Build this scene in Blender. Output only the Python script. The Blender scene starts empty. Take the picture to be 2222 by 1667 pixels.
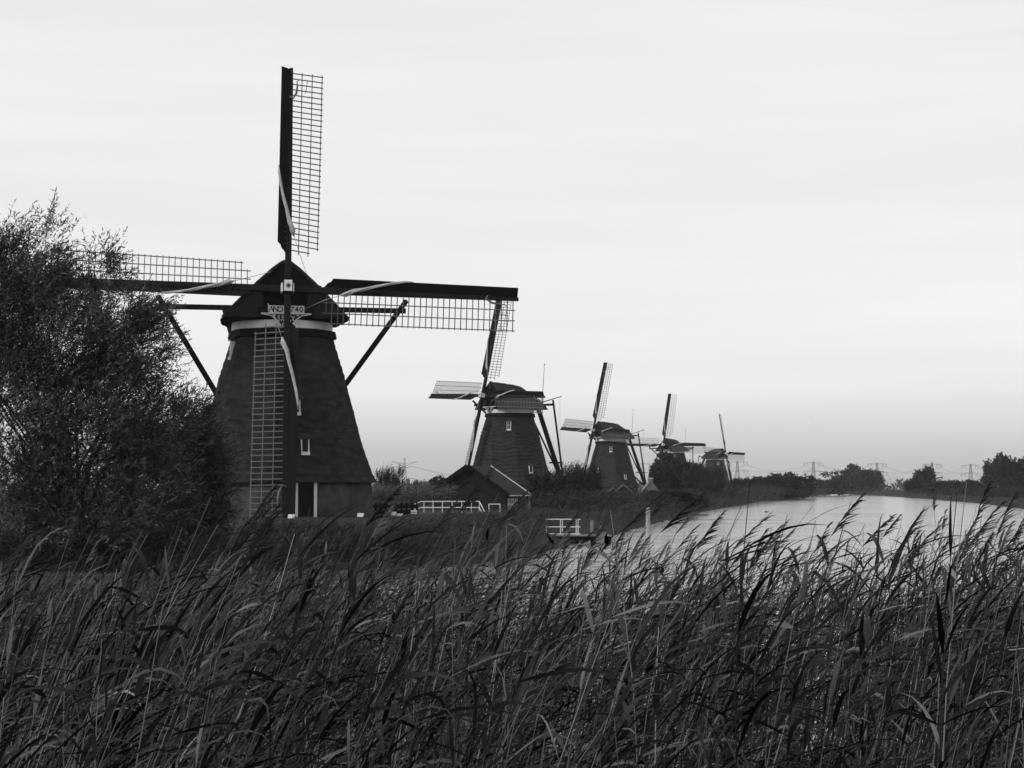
import bpy, math, random
import numpy as np
from mathutils import Matrix, Vector
R = math.radians
sc = bpy.context.scene
col = sc.collection

# ------------------------------------------------------------------ camera
F = 4000.0                      # focal length in pixels of the 2222 px wide photograph
EYE = 2.75
HY = 1060.5
PITCH = math.atan((HY - 833.5) / F)
cam = bpy.data.cameras.new('camera'); camo = bpy.data.objects.new('camera', cam); col.objects.link(camo)
cam.sensor_width = 36; cam.lens = 36 * F / 2222
cam.clip_start = 0.2; cam.clip_end = 12000
camo.location = (0, 0, EYE); camo.rotation_euler = (R(90) + PITCH, 0, 0)
sc.camera = camo

# ------------------------------------------------------------------ sky, sun, exposure
SUN_EL, SUN_AZ = R(32), R(-118)          # sun to the left of and a little behind the camera
w = bpy.data.worlds.new('World'); sc.world = w; w.use_nodes = True
nt = w.node_tree; nt.nodes.clear()
N = nt.nodes.new; LK = nt.links.new
out = N('ShaderNodeOutputWorld'); bg = N('ShaderNodeBackground'); bg.inputs['Strength'].default_value = 0.10
sky = N('ShaderNodeTexSky'); sky.sky_type = 'NISHITA'; sky.sun_disc = False
sky.sun_elevation = SUN_EL; sky.sun_rotation = SUN_AZ; sky.air_density = 1.0; sky.dust_density = 4.0
bw = N('ShaderNodeRGBToBW'); LK(sky.outputs[0], bw.inputs[0])
mx = N('ShaderNodeMix'); mx.data_type = 'FLOAT'; mx.inputs[0].default_value = 0.97      # solid pale cloud cover over the clear sky
LK(bw.outputs[0], mx.inputs[2]); mx.inputs[3].default_value = 9.05
tc = N('ShaderNodeTexCoord'); sx = N('ShaderNodeSeparateXYZ'); LK(tc.outputs['Generated'], sx.inputs[0])
cr = N('ShaderNodeValToRGB'); mr = N('ShaderNodeMapRange')
mr.inputs[1].default_value = 0.0; mr.inputs[2].default_value = 0.30
LK(sx.outputs[2], mr.inputs[0]); LK(mr.outputs[0], cr.inputs[0])
e = cr.color_ramp.elements
def g4(v): return (v, v, v, 1)
e[0].position = 0.0; e[0].color = g4(.52)
e[1].position = 1.0; e[1].color = g4(.96)
for p_, v_ in ((.045, .63), (.10, .81), (.17, .98), (.28, 1.04), (.5, 1.0)):
    q = e.new(p_); q.color = g4(v_)
mp = N('ShaderNodeMapping'); mp.inputs['Scale'].default_value = (1.2, 1.2, 14)
mp.inputs['Rotation'].default_value = (0, R(3), 0)
LK(tc.outputs['Generated'], mp.inputs[0])
nz = N('ShaderNodeTexNoise'); nz.inputs['Scale'].default_value = 2.2; nz.inputs['Detail'].default_value = 4
LK(mp.outputs[0], nz.inputs[0])
mr2 = N('ShaderNodeMapRange'); mr2.inputs[1].default_value = .3; mr2.inputs[2].default_value = .7
mr2.inputs[3].default_value = .95; mr2.inputs[4].default_value = 1.045; LK(nz.outputs[0], mr2.inputs[0])
m1 = N('ShaderNodeMath'); m1.operation = 'MULTIPLY'; m2 = N('ShaderNodeMath'); m2.operation = 'MULTIPLY'
LK(mx.outputs[0], m1.inputs[0]); LK(cr.outputs[0], m1.inputs[1]); LK(m1.outputs[0], m2.inputs[0]); LK(mr2.outputs[0], m2.inputs[1])
LK(m2.outputs[0], bg.inputs[0]); LK(bg.outputs[0], out.inputs[0])
sun = bpy.data.lights.new('sun', 'SUN'); sun.energy = 1.9; sun.angle = R(10)
suno = bpy.data.objects.new('sun', sun); col.objects.link(suno)
sd = Vector((math.sin(SUN_AZ) * math.cos(SUN_EL), math.cos(SUN_AZ) * math.cos(SUN_EL), math.sin(SUN_EL)))
suno.rotation_euler = sd.to_track_quat('Z', 'Y').to_euler()
sc.view_settings.view_transform = 'Standard'; sc.view_settings.look = 'None'
sc.view_settings.exposure = 0.0; sc.view_settings.gamma = 1.0; sc.view_settings.use_curve_mapping = False

# ------------------------------------------------------------------ helpers
def at(px, py, D):
    """world point at distance D (metres along +Y) seen at pixel px,py of the photograph"""
    x = (px - 1111) / F; y = (833.5 - py) / F
    dy = math.cos(PITCH) - y * math.sin(PITCH); dz = math.sin(PITCH) + y * math.cos(PITCH)
    return Vector((x / dy * D, D, EYE + dz / dy * D))

def tag(o, label=None, cat=None, group=None, kind=None):
    if label: o['label'] = label
    if cat: o['category'] = cat
    if group: o['group'] = group
    if kind: o['kind'] = kind
    return o

def empty(name, loc=(0, 0, 0), rz=0.0):
    o = bpy.data.objects.new(name, None); col.objects.link(o); o.location = loc; o.rotation_euler = (0, 0, rz)
    o.empty_display_size = .5
    return o

def link(name, me, parent=None, M=None):
    o = bpy.data.objects.new(name, me); col.objects.link(o)
    if parent: o.parent = parent
    if M is not None: o.matrix_local = M
    return o

class MB:
    def __init__(s): s.v = []; s.f = []
    def add(s, vs, fs):
        n = len(s.v); s.v += [tuple(q) for q in vs]; s.f += [tuple(i + n for i in f) for f in fs]
    def box(s, a, b):
        x0, y0, z0 = a; x1, y1, z1 = b
        s.add([(x0,y0,z0),(x1,y0,z0),(x1,y1,z0),(x0,y1,z0),(x0,y0,z1),(x1,y0,z1),(x1,y1,z1),(x0,y1,z1)],
              [(0,3,2,1),(4,5,6,7),(0,1,5,4),(1,2,6,5),(2,3,7,6),(3,0,4,7)])
    def beam(s, p, q, wx, wz, wx2=None, wz2=None, up=(0, 0, 1)):
        p = Vector(p); q = Vector(q); d = (q - p).normalized(); u = Vector(up)
        if abs(d.dot(u)) > .99: u = Vector((0, 1, 0))
        sx_ = d.cross(u).normalized(); sz = sx_.cross(d)
        wx2 = wx if wx2 is None else wx2; wz2 = wz if wz2 is None else wz2
        vs = [p + sx_*a*wx/2 + sz*b*wz/2 for a, b in ((-1,-1),(1,-1),(1,1),(-1,1))] + \
             [q + sx_*a*wx2/2 + sz*b*wz2/2 for a, b in ((-1,-1),(1,-1),(1,1),(-1,1))]
        s.add(vs, [(0,3,2,1),(4,5,6,7),(0,1,5,4),(1,2,6,5),(2,3,7,6),(3,0,4,7)])
    def tube(s, pts, rs, n=6):
        pts = [Vector(p) for p in pts]
        if not hasattr(rs, '__len__'): rs = [rs] * len(pts)
        base = len(s.v)
        for i, p in enumerate(pts):
            d = (pts[min(i+1, len(pts)-1)] - pts[max(i-1, 0)]).normalized()
            u = Vector((0, 0, 1)) if abs(d.z) < .9 else Vector((0, 1, 0))
            a = d.cross(u).normalized(); b = a.cross(d)
            for k in range(n):
                t = 2*math.pi*k/n; s.v.append(tuple(p + (a*math.cos(t) + b*math.sin(t))*rs[i]))
        for i in range(len(pts)-1):
            for k in range(n):
                s.f.append((base+i*n+k, base+i*n+(k+1)%n, base+(i+1)*n+(k+1)%n, base+(i+1)*n+k))
        s.f.append(tuple(base+k for k in range(n-1, -1, -1))); s.f.append(tuple(base+(len(pts)-1)*n+k for k in range(n)))
    def prism(s, poly, y0, y1):      # poly in xz, extruded along y
        n = len(poly)
        s.add([(x, y0, z) for x, z in poly] + [(x, y1, z) for x, z in poly],
              [tuple(range(n)), tuple(range(2*n-1, n-1, -1))] + [((i+1) % n, i, n+i, n+(i+1) % n) for i in range(n)])
    def lathe(s, prof, n=24, cap=True):   # prof (r,z)
        base = len(s.v)
        for r, z in prof:
            for k in range(n):
                t = 2*math.pi*k/n; s.v.append((r*math.cos(t), r*math.sin(t), z))
        for i in range(len(prof)-1):
            for k in range(n):
                s.f.append((base+i*n+k, base+i*n+(k+1)%n, base+(i+1)*n+(k+1)%n, base+(i+1)*n+k))
        if cap:
            s.f.append(tuple(base+k for k in range(n-1,-1,-1))); s.f.append(tuple(base+(len(prof)-1)*n+k for k in range(n)))
    def mesh(s, name, mat, smooth=False):
        me = bpy.data.meshes.new(name); me.from_pydata(s.v, [], s.f); me.materials.append(mat)
        if smooth: me.polygons.foreach_set('use_smooth', [True]*len(me.polygons))
        me.update(); return me
    def build(s, name, mat, parent=None, M=None, smooth=False):
        return link(name, s.mesh(name, mat, smooth), parent, M)

def np_mesh(name, V, Fq, mat, tone=None):
    """V (n,3), Fq (m,4) quads (a triangle repeats nothing: use two arrays) -> mesh"""
    me = bpy.data.meshes.new(name)
    me.vertices.add(len(V)); me.vertices.foreach_set('co', V.astype(np.float32).ravel())
    k = Fq.shape[1]
    me.loops.add(Fq.size); me.loops.foreach_set('vertex_index', Fq.astype(np.int32).ravel())
    me.polygons.add(len(Fq)); me.polygons.foreach_set('loop_start', np.arange(0, Fq.size, k, dtype=np.int32))
    me.polygons.foreach_set('loop_total', np.full(len(Fq), k, dtype=np.int32))
    if tone is not None:
        a = me.attributes.new('tone', 'FLOAT', 'POINT'); a.data.foreach_set('value', tone.astype(np.float32))
    me.materials.append(mat); me.update(calc_edges=True); return me

# ------------------------------------------------------------------ materials (the place is seen in black and white)
def material(name, base, rough=.8, spec=.25, var=.25, scale=3.0, stretch=(1, 1, 1), bump=.0, bscale=30., bstretch=(1, 1, 1), bdist=.02, attr=False, trans=0.0):
    m = bpy.data.materials.new(name); m.use_nodes = True; t = m.node_tree; b = t.nodes['Principled BSDF']
    b.inputs['Roughness'].default_value = rough; b.inputs['Specular IOR Level'].default_value = spec
    co = t.nodes.new('ShaderNodeTexCoord'); ma = t.nodes.new('ShaderNodeMapping'); ma.inputs['Scale'].default_value = stretch
    t.links.new(co.outputs['Object'], ma.inputs[0])
    n = t.nodes.new('ShaderNodeTexNoise'); n.inputs['Scale'].default_value = scale; n.inputs['Detail'].default_value = 5
    t.links.new(ma.outputs[0], n.inputs[0])
    r = t.nodes.new('ShaderNodeMapRange'); r.inputs[1].default_value = .25; r.inputs[2].default_value = .75
    r.inputs[3].default_value = base*(1-var); r.inputs[4].default_value = base*(1+var); t.links.new(n.outputs[0], r.inputs[0])
    src = r.outputs[0]
    if attr:
        a = t.nodes.new('ShaderNodeAttribute'); a.attribute_name = 'tone'
        mu = t.nodes.new('ShaderNodeMath'); mu.operation = 'MULTIPLY'
        t.links.new(src, mu.inputs[0]); t.links.new(a.outputs['Fac'], mu.inputs[1]); src = mu.outputs[0]
    t.links.new(src, b.inputs['Base Color'])
    if bump:
        mb_ = t.nodes.new('ShaderNodeMapping'); mb_.inputs['Scale'].default_value = bstretch; t.links.new(co.outputs['Object'], mb_.inputs[0])
        n2 = t.nodes.new('ShaderNodeTexNoise'); n2.inputs['Scale'].default_value = bscale; n2.inputs['Detail'].default_value = 4
        t.links.new(mb_.outputs[0], n2.inputs[0])
        bp = t.nodes.new('ShaderNodeBump'); bp.inputs['Strength'].default_value = bump; bp.inputs['Distance'].default_value = bdist
        t.links.new(n2.outputs[0], bp.inputs['Height']); t.links.new(bp.outputs[0], b.inputs['Normal'])
    if trans:
        tr = t.nodes.new('ShaderNodeBsdfTranslucent'); ms = t.nodes.new('ShaderNodeMixShader'); ms.inputs[0].default_value = trans
        t.links.new(src, tr.inputs[0]); t.links.new(b.outputs[0], ms.inputs[1]); t.links.new(tr.outputs[0], ms.inputs[2])
        t.links.new(ms.outputs[0], t.nodes['Material Output'].inputs[0])
    return m

M = {}
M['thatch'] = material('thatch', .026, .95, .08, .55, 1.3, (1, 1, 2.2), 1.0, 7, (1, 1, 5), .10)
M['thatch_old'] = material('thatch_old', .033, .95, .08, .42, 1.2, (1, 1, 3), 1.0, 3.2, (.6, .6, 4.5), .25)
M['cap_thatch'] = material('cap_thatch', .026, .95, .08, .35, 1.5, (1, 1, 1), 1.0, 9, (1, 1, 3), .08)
M['dark_wood'] = material('dark_wood', .008, .85, .06, .3, 3, (1, 1, 1), .4, 12, (1, 1, 6), .02)
M['beam'] = material('beam', .010, .7, .08, .3, 2)
M['sail_board'] = material('sail_board', .007, .8, .06, .35, 2, (6, 1, .6))
M['lath'] = material('lath', .13, .8, .15, .15, 4)
M['white'] = material('white_paint', .62, .55, .3, .12, 2.5, (1, 1, .5), .15, 8)
M['black_paint'] = material('black_paint', .012, .5, .2, .1)
M['canvas'] = material('sail_canvas', .38, .85, .1, .22, 5, (1, 1, 1), .6, 10, (1, 1, 1), .03)
M['glass'] = material('window_glass', .006, .3, .15, .1)
M['grass'] = material('grass', .028, .95, .08, .35, .5, (1, 1, 1), .6, 3, (1, 1, 1), .2)
M['mud'] = material('wet_mud', .012, .9, .05, .4, 2, (1, 1, 1), .6, 5)
M['roof'] = material('roof', .012, .85, .1, .25, 1.2, (1, 1, 8), .5, 3, (1, 1, 9), .03)
M['shed_wall'] = material('shed_wall', .018, .8, .1, .3, 2, (1, 1, 9), .5, 5, (1, 1, 9), .02)
M['pale_brick'] = material('pale_gable', .16, .9, .1, .25, 3)
M['leaf'] = material('leaf', .042, .45, .35, .25, .7, attr=True, trans=.18)
M['leaf_far'] = material('leaf_far', .032, .7, .12, .3, .35, attr=True, trans=.1)
M['reed'] = material('reed', .046, .6, .06, .2, .6, attr=True, trans=.04)
M['reed_far'] = material('reed_far', .030, .7, .12, .3, .4, attr=True, trans=.1)
M['bark'] = material('bark', .03, .9, .1, .4, 4)
M['steel'] = material('pylon_steel', .16, .6, .3, .1)
M['pale_post'] = material('pale_post', .38, .8, .2, .3, 3, (1, 1, .4), .4, 12)
M['old_wood'] = material('weathered_wood', .20, .85, .15, .4, 3, (1, 1, .4), .5, 12)
M['duck'] = material('duck_feather', .05, .7)

def brick_material(name, c1, c2, mortar):
    m = material(name, c1, .92, .1, .1); t = m.node_tree; b = t.nodes['Principled BSDF']
    br = t.nodes.new('ShaderNodeTexBrick'); br.inputs['Scale'].default_value = 1.0
    br.inputs['Brick Width'].default_value = .23; br.inputs['Row Height'].default_value = .07; br.inputs['Mortar Size'].default_value = .008
    br.inputs['Color1'].default_value = g4(c1); br.inputs['Color2'].default_value = g4(c2); br.inputs['Mortar'].default_value = g4(mortar)
    uv = t.nodes.new('ShaderNodeUVMap'); t.links.new(uv.outputs[0], br.inputs[0])
    co = t.nodes.new('ShaderNodeTexCoord'); n = t.nodes.new('ShaderNodeTexNoise'); n.inputs['Scale'].default_value = .9; n.inputs['Detail'].default_value = 6
    t.links.new(co.outputs['Object'], n.inputs[0])
    r = t.nodes.new('ShaderNodeMapRange'); r.inputs[1].default_value = .3; r.inputs[2].default_value = .7; r.inputs[3].default_value = .4; r.inputs[4].default_value = 1.5
    t.links.new(n.outputs[0], r.inputs[0])
    vm = t.nodes.new('ShaderNodeVectorMath'); vm.operation = 'SCALE'
    t.links.new(br.outputs[0], vm.inputs[0]); t.links.new(r.outputs[0], vm.inputs['Scale']); t.links.new(vm.outputs[0], b.inputs['Base Color'])
    bp = t.nodes.new('ShaderNodeBump'); bp.invert = True; bp.inputs['Strength'].default_value = .6; bp.inputs['Distance'].default_value = .02
    t.links.new(br.outputs['Fac'], bp.inputs['Height']); t.links.new(bp.outputs[0], b.inputs['Normal'])
    return m
M['brick'] = brick_material('brick', .03, .05, .09)

# ------------------------------------------------------------------ ground and water
LEFT = [(-400, 62), (-12, 61), (-6, 62.5), (-1, 68), (1.6, 80), (3.3, 92), (5.5, 105), (11, 143), (22, 215), (35, 290), (60, 430), (78, 500), (120, 733), (141, 900)]
RIGHT = [(167, 900), (114, 511), (88, 349), (68.6, 247), (48, 140), (40, 60), (30, 20), (26, 18), (-400, 18)]
WATER = np.array(LEFT + RIGHT)
def water_sd(x, y):        # positive inside the water
    p = np.stack([x, y], -1); n = len(WATER); dmin = np.full(x.shape, 1e9); ins = np.zeros(x.shape, bool)
    for i in range(n):
        a = WATER[i]; b = WATER[(i+1) % n]
        ab = b - a; t = np.clip(((p - a) @ ab) / (ab @ ab), 0, 1)
        d = np.linalg.norm(p - (a + t[..., None]*ab), axis=-1); dmin = np.minimum(dmin, d)
        c = ((a[1] > y) != (b[1] > y)) & (x < (b[0]-a[0])*(y-a[1])/(b[1]-a[1]+1e-12) + a[0]); ins ^= c
    return np.where(ins, dmin, -dmin)
def height(x, y):
    x = np.asarray(x, float); y = np.asarray(y, float)
    d = water_sd(x, y)
    near = y < 28
    t = np.clip((-d - .2) / 3.0, 0, 1); land = .95 * t*t*(3-2*t) + .08
    land = np.where(near, np.clip(.95 - .052*(y - 3.0), -.6, 1.15), land)
    land = land + .06*np.sin(x*.31 + y*.17)*np.cos(y*.23) * (land > .3)
    return np.where(d > 0, np.maximum(-1.2, -d*.5), land)
def terrain():
    xs = np.unique(np.concatenate([np.linspace(-4300, -200, 22), np.arange(-200, -40, 5), np.arange(-40, 200, 1.25), np.arange(200, 300, 6), np.linspace(300, 4300, 22)]))
    ys = [-60.]
    while ys[-1] < 4300:
        y = ys[-1]; ys.append(y + (4 if y < 0 else .8 if y < 130 else min(.8 + (y-130)*.012, 150)))
    ys = np.array(ys); X, Y = np.meshgrid(xs, ys); Z = height(X, Y)
    V = np.stack([X, Y, Z], -1).reshape(-1, 3); nx, ny = len(xs), len(ys)
    i = np.arange((ny-1)*nx).reshape(ny-1, nx)[:, :-1].ravel()
    Fq = np.stack([i, i+1, i+nx+1, i+nx], -1); me = np_mesh('ground', V, Fq, M['grass'])
    me.materials.append(M['mud']); me.polygons.foreach_set('material_index', ((V[Fq[:, 0], 1] < 19) | (V[Fq[:, 0], 2] < .12)).astype(np.int32))
    me.polygons.foreach_set('use_smooth', [True]*len(me.polygons))
    tag(link('ground', me), 'flat dark grass polder land with canal banks', 'ground', kind='structure')
terrain()

wm = bpy.data.materials.new('canal_water'); wm.use_nodes = True; t = wm.node_tree; b = t.nodes['Principled BSDF']
b.inputs['Base Color'].default_value = g4(.12); b.inputs['Roughness'].default_value = .12; b.inputs['IOR'].default_value = 1.7
b.inputs['Specular IOR Level'].default_value = 1.0
co = t.nodes.new('ShaderNodeTexCoord'); hs = None
for sc_, st, amp in ((1.0, (.55, 1.5, 1), .5), (.28, (.6, 1.6, 1), .9), (3.1, (.6, 1.5, 1), .22)):
    ma = t.nodes.new('ShaderNodeMapping'); ma.inputs['Scale'].default_value = st; ma.inputs['Rotation'].default_value = (0, 0, R(8)); t.links.new(co.outputs['Object'], ma.inputs[0])
    n = t.nodes.new('ShaderNodeTexNoise'); n.inputs['Scale'].default_value = sc_; n.inputs['Detail'].default_value = 3; t.links.new(ma.outputs[0], n.inputs[0])
    mu = t.nodes.new('ShaderNodeMath'); mu.operation = 'MULTIPLY'; mu.inputs[1].default_value = amp; t.links.new(n.outputs[0], mu.inputs[0])
    if hs is None: hs = mu.outputs[0]
    else:
        ad = t.nodes.new('ShaderNodeMath'); ad.operation = 'ADD'; t.links.new(hs, ad.inputs[0]); t.links.new(mu.outputs[0], ad.inputs[1]); hs = ad.outputs[0]
bp = t.nodes.new('ShaderNodeBump'); bp.inputs['Strength'].default_value = .30; bp.inputs['Distance'].default_value = .16
t.links.new(hs, bp.inputs['Height']); t.links.new(bp.outputs[0], b.inputs['Normal'])
ma = t.nodes.new('ShaderNodeMapping'); ma.inputs['Scale'].default_value = (.05, .22, 1); ma.inputs['Rotation'].default_value = (0, 0, R(12)); t.links.new(co.outputs['Object'], ma.inputs[0])
n = t.nodes.new('ShaderNodeTexNoise'); n.inputs['Scale'].default_value = 1.0; n.inputs['Detail'].default_value = 6; n.inputs['Roughness'].default_value = .7; t.links.new(ma.outputs[0], n.inputs[0])
r_ = t.nodes.new('ShaderNodeMapRange'); r_.inputs[1].default_value = .35; r_.inputs[2].default_value = .65; r_.inputs[3].default_value = .3; r_.inputs[4].default_value = .8
t.links.new(n.outputs[0], r_.inputs[0]); t.links.new(r_.outputs[0], bp.inputs['Strength'])
r2_ = t.nodes.new('ShaderNodeMapRange'); r2_.inputs[1].default_value = .35; r2_.inputs[2].default_value = .65; r2_.inputs[3].default_value = .03; r2_.inputs[4].default_value = .16
t.links.new(n.outputs[0], r2_.inputs[0]); t.links.new(r2_.outputs[0], b.inputs['Roughness'])
mb = MB(); mb.add([(-400, 14, 0), (420, 14, 0), (420, 960, 0), (-400, 960, 0)], [(0, 1, 2, 3)])
tag(mb.build('water', wm), 'silvery rippled water of the canal', 'canal', kind='structure')

# ------------------------------------------------------------------ windmills
TILT = .192; ROTH = 13.65; ROTF = 4.0
def octa(rings, rot, cols=6, jitter=.0, seed=1, chamfer=.0, course=.0):
    """rings (R,z): 8-sided loft, corners at rot + k*45deg; returns MB with uv-ready order"""
    rng = random.Random(seed); V = []; n = 8*cols
    for r, z in rings:
        for k in range(8):
            a0 = rot + k*math.pi/4; a1 = a0 + math.pi/4
            p0 = (r*math.cos(a0), r*math.sin(a0)); p1 = (r*math.cos(a1), r*math.sin(a1))
            for c in range(cols):
                s = c/cols; x = p0[0]*(1-s)+p1[0]*s; y = p0[1]*(1-s)+p1[1]*s
                th_ = a0 + (a1-a0)*s
                wv = math.sin(z*13 + 1.7*math.sin(th_*5+z*.6) + .8*math.sin(th_*13)) * (.55+.45*math.sin(th_*3.1+z*1.3)*math.sin(z*.9+2+th_))
                q = 1 - (chamfer if c == 0 else 0) + course*wv/max(r, .1); j = 1 + rng.uniform(-jitter, jitter)/max(r, .1)
                V.append((x*q*j, y*q*j, z + rng.uniform(-jitter, jitter)*.3))
    Fc = []
    for i in range(len(rings)-1):
        for k in range(n): Fc.append((i*n+k, i*n+(k+1)%n, (i+1)*n+(k+1)%n, (i+1)*n+k))
    m_ = MB(); m_.add(V, Fc); m_.n = n; return m_
PROF = [(5.93, 2.13), (5.62, 2.75), (5.14, 4.05), (4.82, 5.1), (4.52, 6.3), (4.18, 7.5), (3.87, 8.7), (3.45, 10.0), (3.17, 11.0)]
def prof_at(h):
    for (r0, z0), (r1, z1) in zip(PROF, PROF[1:]):
        if z0 <= h <= z1: return r0 + (r1-r0)*(h-z0)/(z1-z0)
    return PROF[0][0]
def fine_prof(n): return [(prof_at(2.13 + (11.0-2.13)*i/n), 2.13 + (11.0-2.13)*i/n) for i in range(n+1)]

# cap cross sections: (y, ridge height, width factor)
CAPSEC = [(-2.9, 15.45, 1.0), (-1.5, 15.35, 1.0), (0., 15.2, .99), (1.4, 15.0, .96), (2.4, 14.5, .92), (3.3, 14.0, .85), (4.0, 13.6, .74), (4.4, 13.3, .62)]
def cap_section(y, ridge, wf, n=14):
    base = 11.93; H = ridge - base; pts = []
    prof = [(3.82, 0), (3.35, .155), (2.82, .315), (2.3, .465), (1.74, .62), (1.25, .75), (.80, .865), (.22, .985), (0, 1.0)]
    R_ = [(x*wf, base + H*z) for x, z in prof]
    L_ = [(-x, z) for x, z in R_[:-1]]
    pts = [(2.9*wf, base-.04)] + R_ + L_[::-1] + [(-2.9*wf, base-.04)]
    return [(x, y, z) for x, z in pts]
def cap_mesh(mat):
    m_ = MB(); rng = random.Random(4); secs = []
    ys = np.linspace(-2.9, 4.4, 22)
    for y in ys:
        rd = np.interp(y, [s[0] for s in CAPSEC], [s[1] for s in CAPSEC]); wf = np.interp(y, [s[0] for s in CAPSEC], [s[2] for s in CAPSEC])
        secs.append([(x*(1+rng.uniform(-.008, .008)), yy, z+rng.uniform(-.03, .03)) for x, yy, z in cap_section(y, rd, wf)])
    n = len(secs[0])
    V = [p for s in secs for p in s]; Fc = []
    for i in range(len(secs)-1):
        for k in range(n): Fc.append((i*n+k, i*n+(k+1)%n, (i+1)*n+(k+1)%n, (i+1)*n+k))
    Fc.append(tuple((len(secs)-1)*n+k for k in range(n)))
    m_.add(V, Fc)
    # front cheeks: thick thatch faces either side of the boarded breast, edge rolled forwards
    for s in (-1, 1):
        P = [(3.65, 12.0), (2.8, 12.98), (1.95, 13.85), (1.55, 13.95), (1.42, 13.2), (1.32, 12.15), (1.9, 11.98)]
        P = [(x*s, z) for x, z in P]
        if s < 0: P = P[::-1]
        m_.prism(P, -2.98, -2.2)
        m_.tube([(1.55*s, -2.9, 13.95), (1.42*s, -2.96, 13.2), (1.30*s, -2.98, 12.2)], [.07, .1, .11], 6)
    # rolled barge along the front verge
    for s in (-1, 1):
        m_.tube([(0, -2.95, 15.44), (.22*s, -2.95, 15.36), (.80*s, -2.95, 14.93), (1.74*s, -2.95, 14.07), (2.82*s, -2.95, 12.98), (3.78*s, -2.95, 11.97)], [.09, .1, .1, .1, .1, .1], 6)
    return m_.mesh('cap', mat, False)

def sail_parts():
    P = {}
    def wa(r): return R(9 + 14*(13.8-r)/11.5)          # weather: the lattice twists towards the hub
    # leading boards (two lengths, the inner one with the curved heel)
    def board(r0, r1, heel):
        m_ = MB(); V = []; Fc = []
        rl = ([r0+q_ for q_ in (0, .06, .12, .2, .3, .42, .5, .55)] if heel else [r0]) + [r0 + (r1-r0)*k_/6 for k_ in range(1, 7)]; n = len(rl)-1
        for i in range(n+1):
            r = rl[i]; a = R(31)+wa(r)*.2; wd = .60; s0 = .185-.075*(r-2)/12
            if heel:
                wd = .60*(.0, .10, .2, .42, .55, .62, .85, 1.0)[min(i, 7)] + .05*(i == 0)
            for tq in (-.016, .016):
                for s in (0, wd):
                    V.append((-s0-s*math.cos(a) - tq*math.sin(a), -s*math.sin(a) + tq*math.cos(a) - .06, r))
        for i in range(n):
            a = i*4; b_ = a+4
            Fc += [(a, a+1, b_+1, b_), (a+3, a+2, b_+2, b_+3), (a+1, a+3, b_+3, b_+1), (a+2, a, b_, b_+2)]
        Fc += [(0, 2, 3, 1), (n*4, n*4+1, n*4+3, n*4+2)]
        m_.add(V, Fc); return m_
    P['sail'] = board(2.15, 9.2, True).mesh('sail', M['sail_board'])
    P['outer'] = board(9.204, 13.98, False).mesh('leading_board', M['sail_board'])
    bars = []
    for i in range(33):
        r = 13.72 - i*.355; a = wa(r); L_ = 2.02
        if i == 31: L_ = 2.02
        if i == 32: L_ = 1.42
        bars.append((r, a, L_))
    P['bars'] = bars
    m_ = MB(); m_.box((-.12, -.027, -.027), (1, .027, .027)); P['bar'] = m_.mesh('sail_bar', M['lath'])
    P['laths'] = []
    for f_, rend in ((.68, 2.15), (1.32, 2.15), (1.94, 2.6)):
        m_ = MB(); pts = []
        for i in range(12):
            r = rend + (13.85-rend)*i/11; a = wa(r); pts.append((f_*math.cos(a), f_*math.sin(a)+.03, r))
        for p, q in zip(pts, pts[1:]): m_.beam(p, q, .055, .045, up=(0, 1, 0))
        P['laths'].append(m_.mesh('sail_lath', M['lath']))
    m_ = MB()
    for p, q in zip(pts, pts[1:]): pass
    for r, a, L_ in bars:
        c, s = math.cos(a), math.sin(a); m_.beam((-.1*c, -.1*s, r), (L_*c, L_*s, r), .04, .04)
    for f_, rend in ((.68, 2.15), (1.32, 2.15), (1.94, 2.6)):
        pts = []
        for i in range(8):
            r = rend + (13.85-rend)*i/7; a = wa(r); pts.append((f_*math.cos(a), f_*math.sin(a)+.03, r))
        for p, q in zip(pts, pts[1:]): m_.beam(p, q, .045, .034, up=(0, 1, 0))
    P['lattice'] = m_.mesh('sail_lattice', M['lath'])
    # rolled canvas twisted round the stock, and its rope
    m_ = MB(); rng = random.Random(2)
    path = [(-.68, -.36, 7.55), (-.66, -.42, 7.1), (-.55, -.38, 6.3), (-.33, -.34, 5.4), (-.12, -.34, 4.6), (.04, -.34, 3.95), (.22, -.28, 3.5), (.30, -.22, 3.15)]
    rad = [.03, .07, .09, .10, .11, .14, .17, .05]
    for k in range(3):
        pp = []
        for i, (x, y, z) in enumerate(path):
            a = i*1.1 + k*2.1; rr = rad[i]*.45
            pp.append((x+math.cos(a)*rr, y+math.sin(a)*rr, z))
        m_.tube(pp, [q*.62 for q in rad], 6)
    m_.tube([(.30, -.22, 3.2), (.62, -.15, 2.2), (1.15, .3, .95)], .018, 4)
    P['cloth'] = m_.mesh('sail_cloth', M['canvas'], True)
    m_ = MB(); m_.tube([(-.1, -.26, 12.1), (.12, -.2, 12.0), (.32, -.1, 12.4), (.38, -.02, 12.9), (.36, 0, 13.2), (.55, 0, 13.35)], [.05, .06, .07, .05, .03, .02], 6)
    m_.tube([(.9, .1, 12.5), (1.0, .13, 13.4)], .022, 4)
    P['tie'] = m_.mesh('cloth_tie', M['lath'], True)
    return P
SP = sail_parts()

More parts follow.
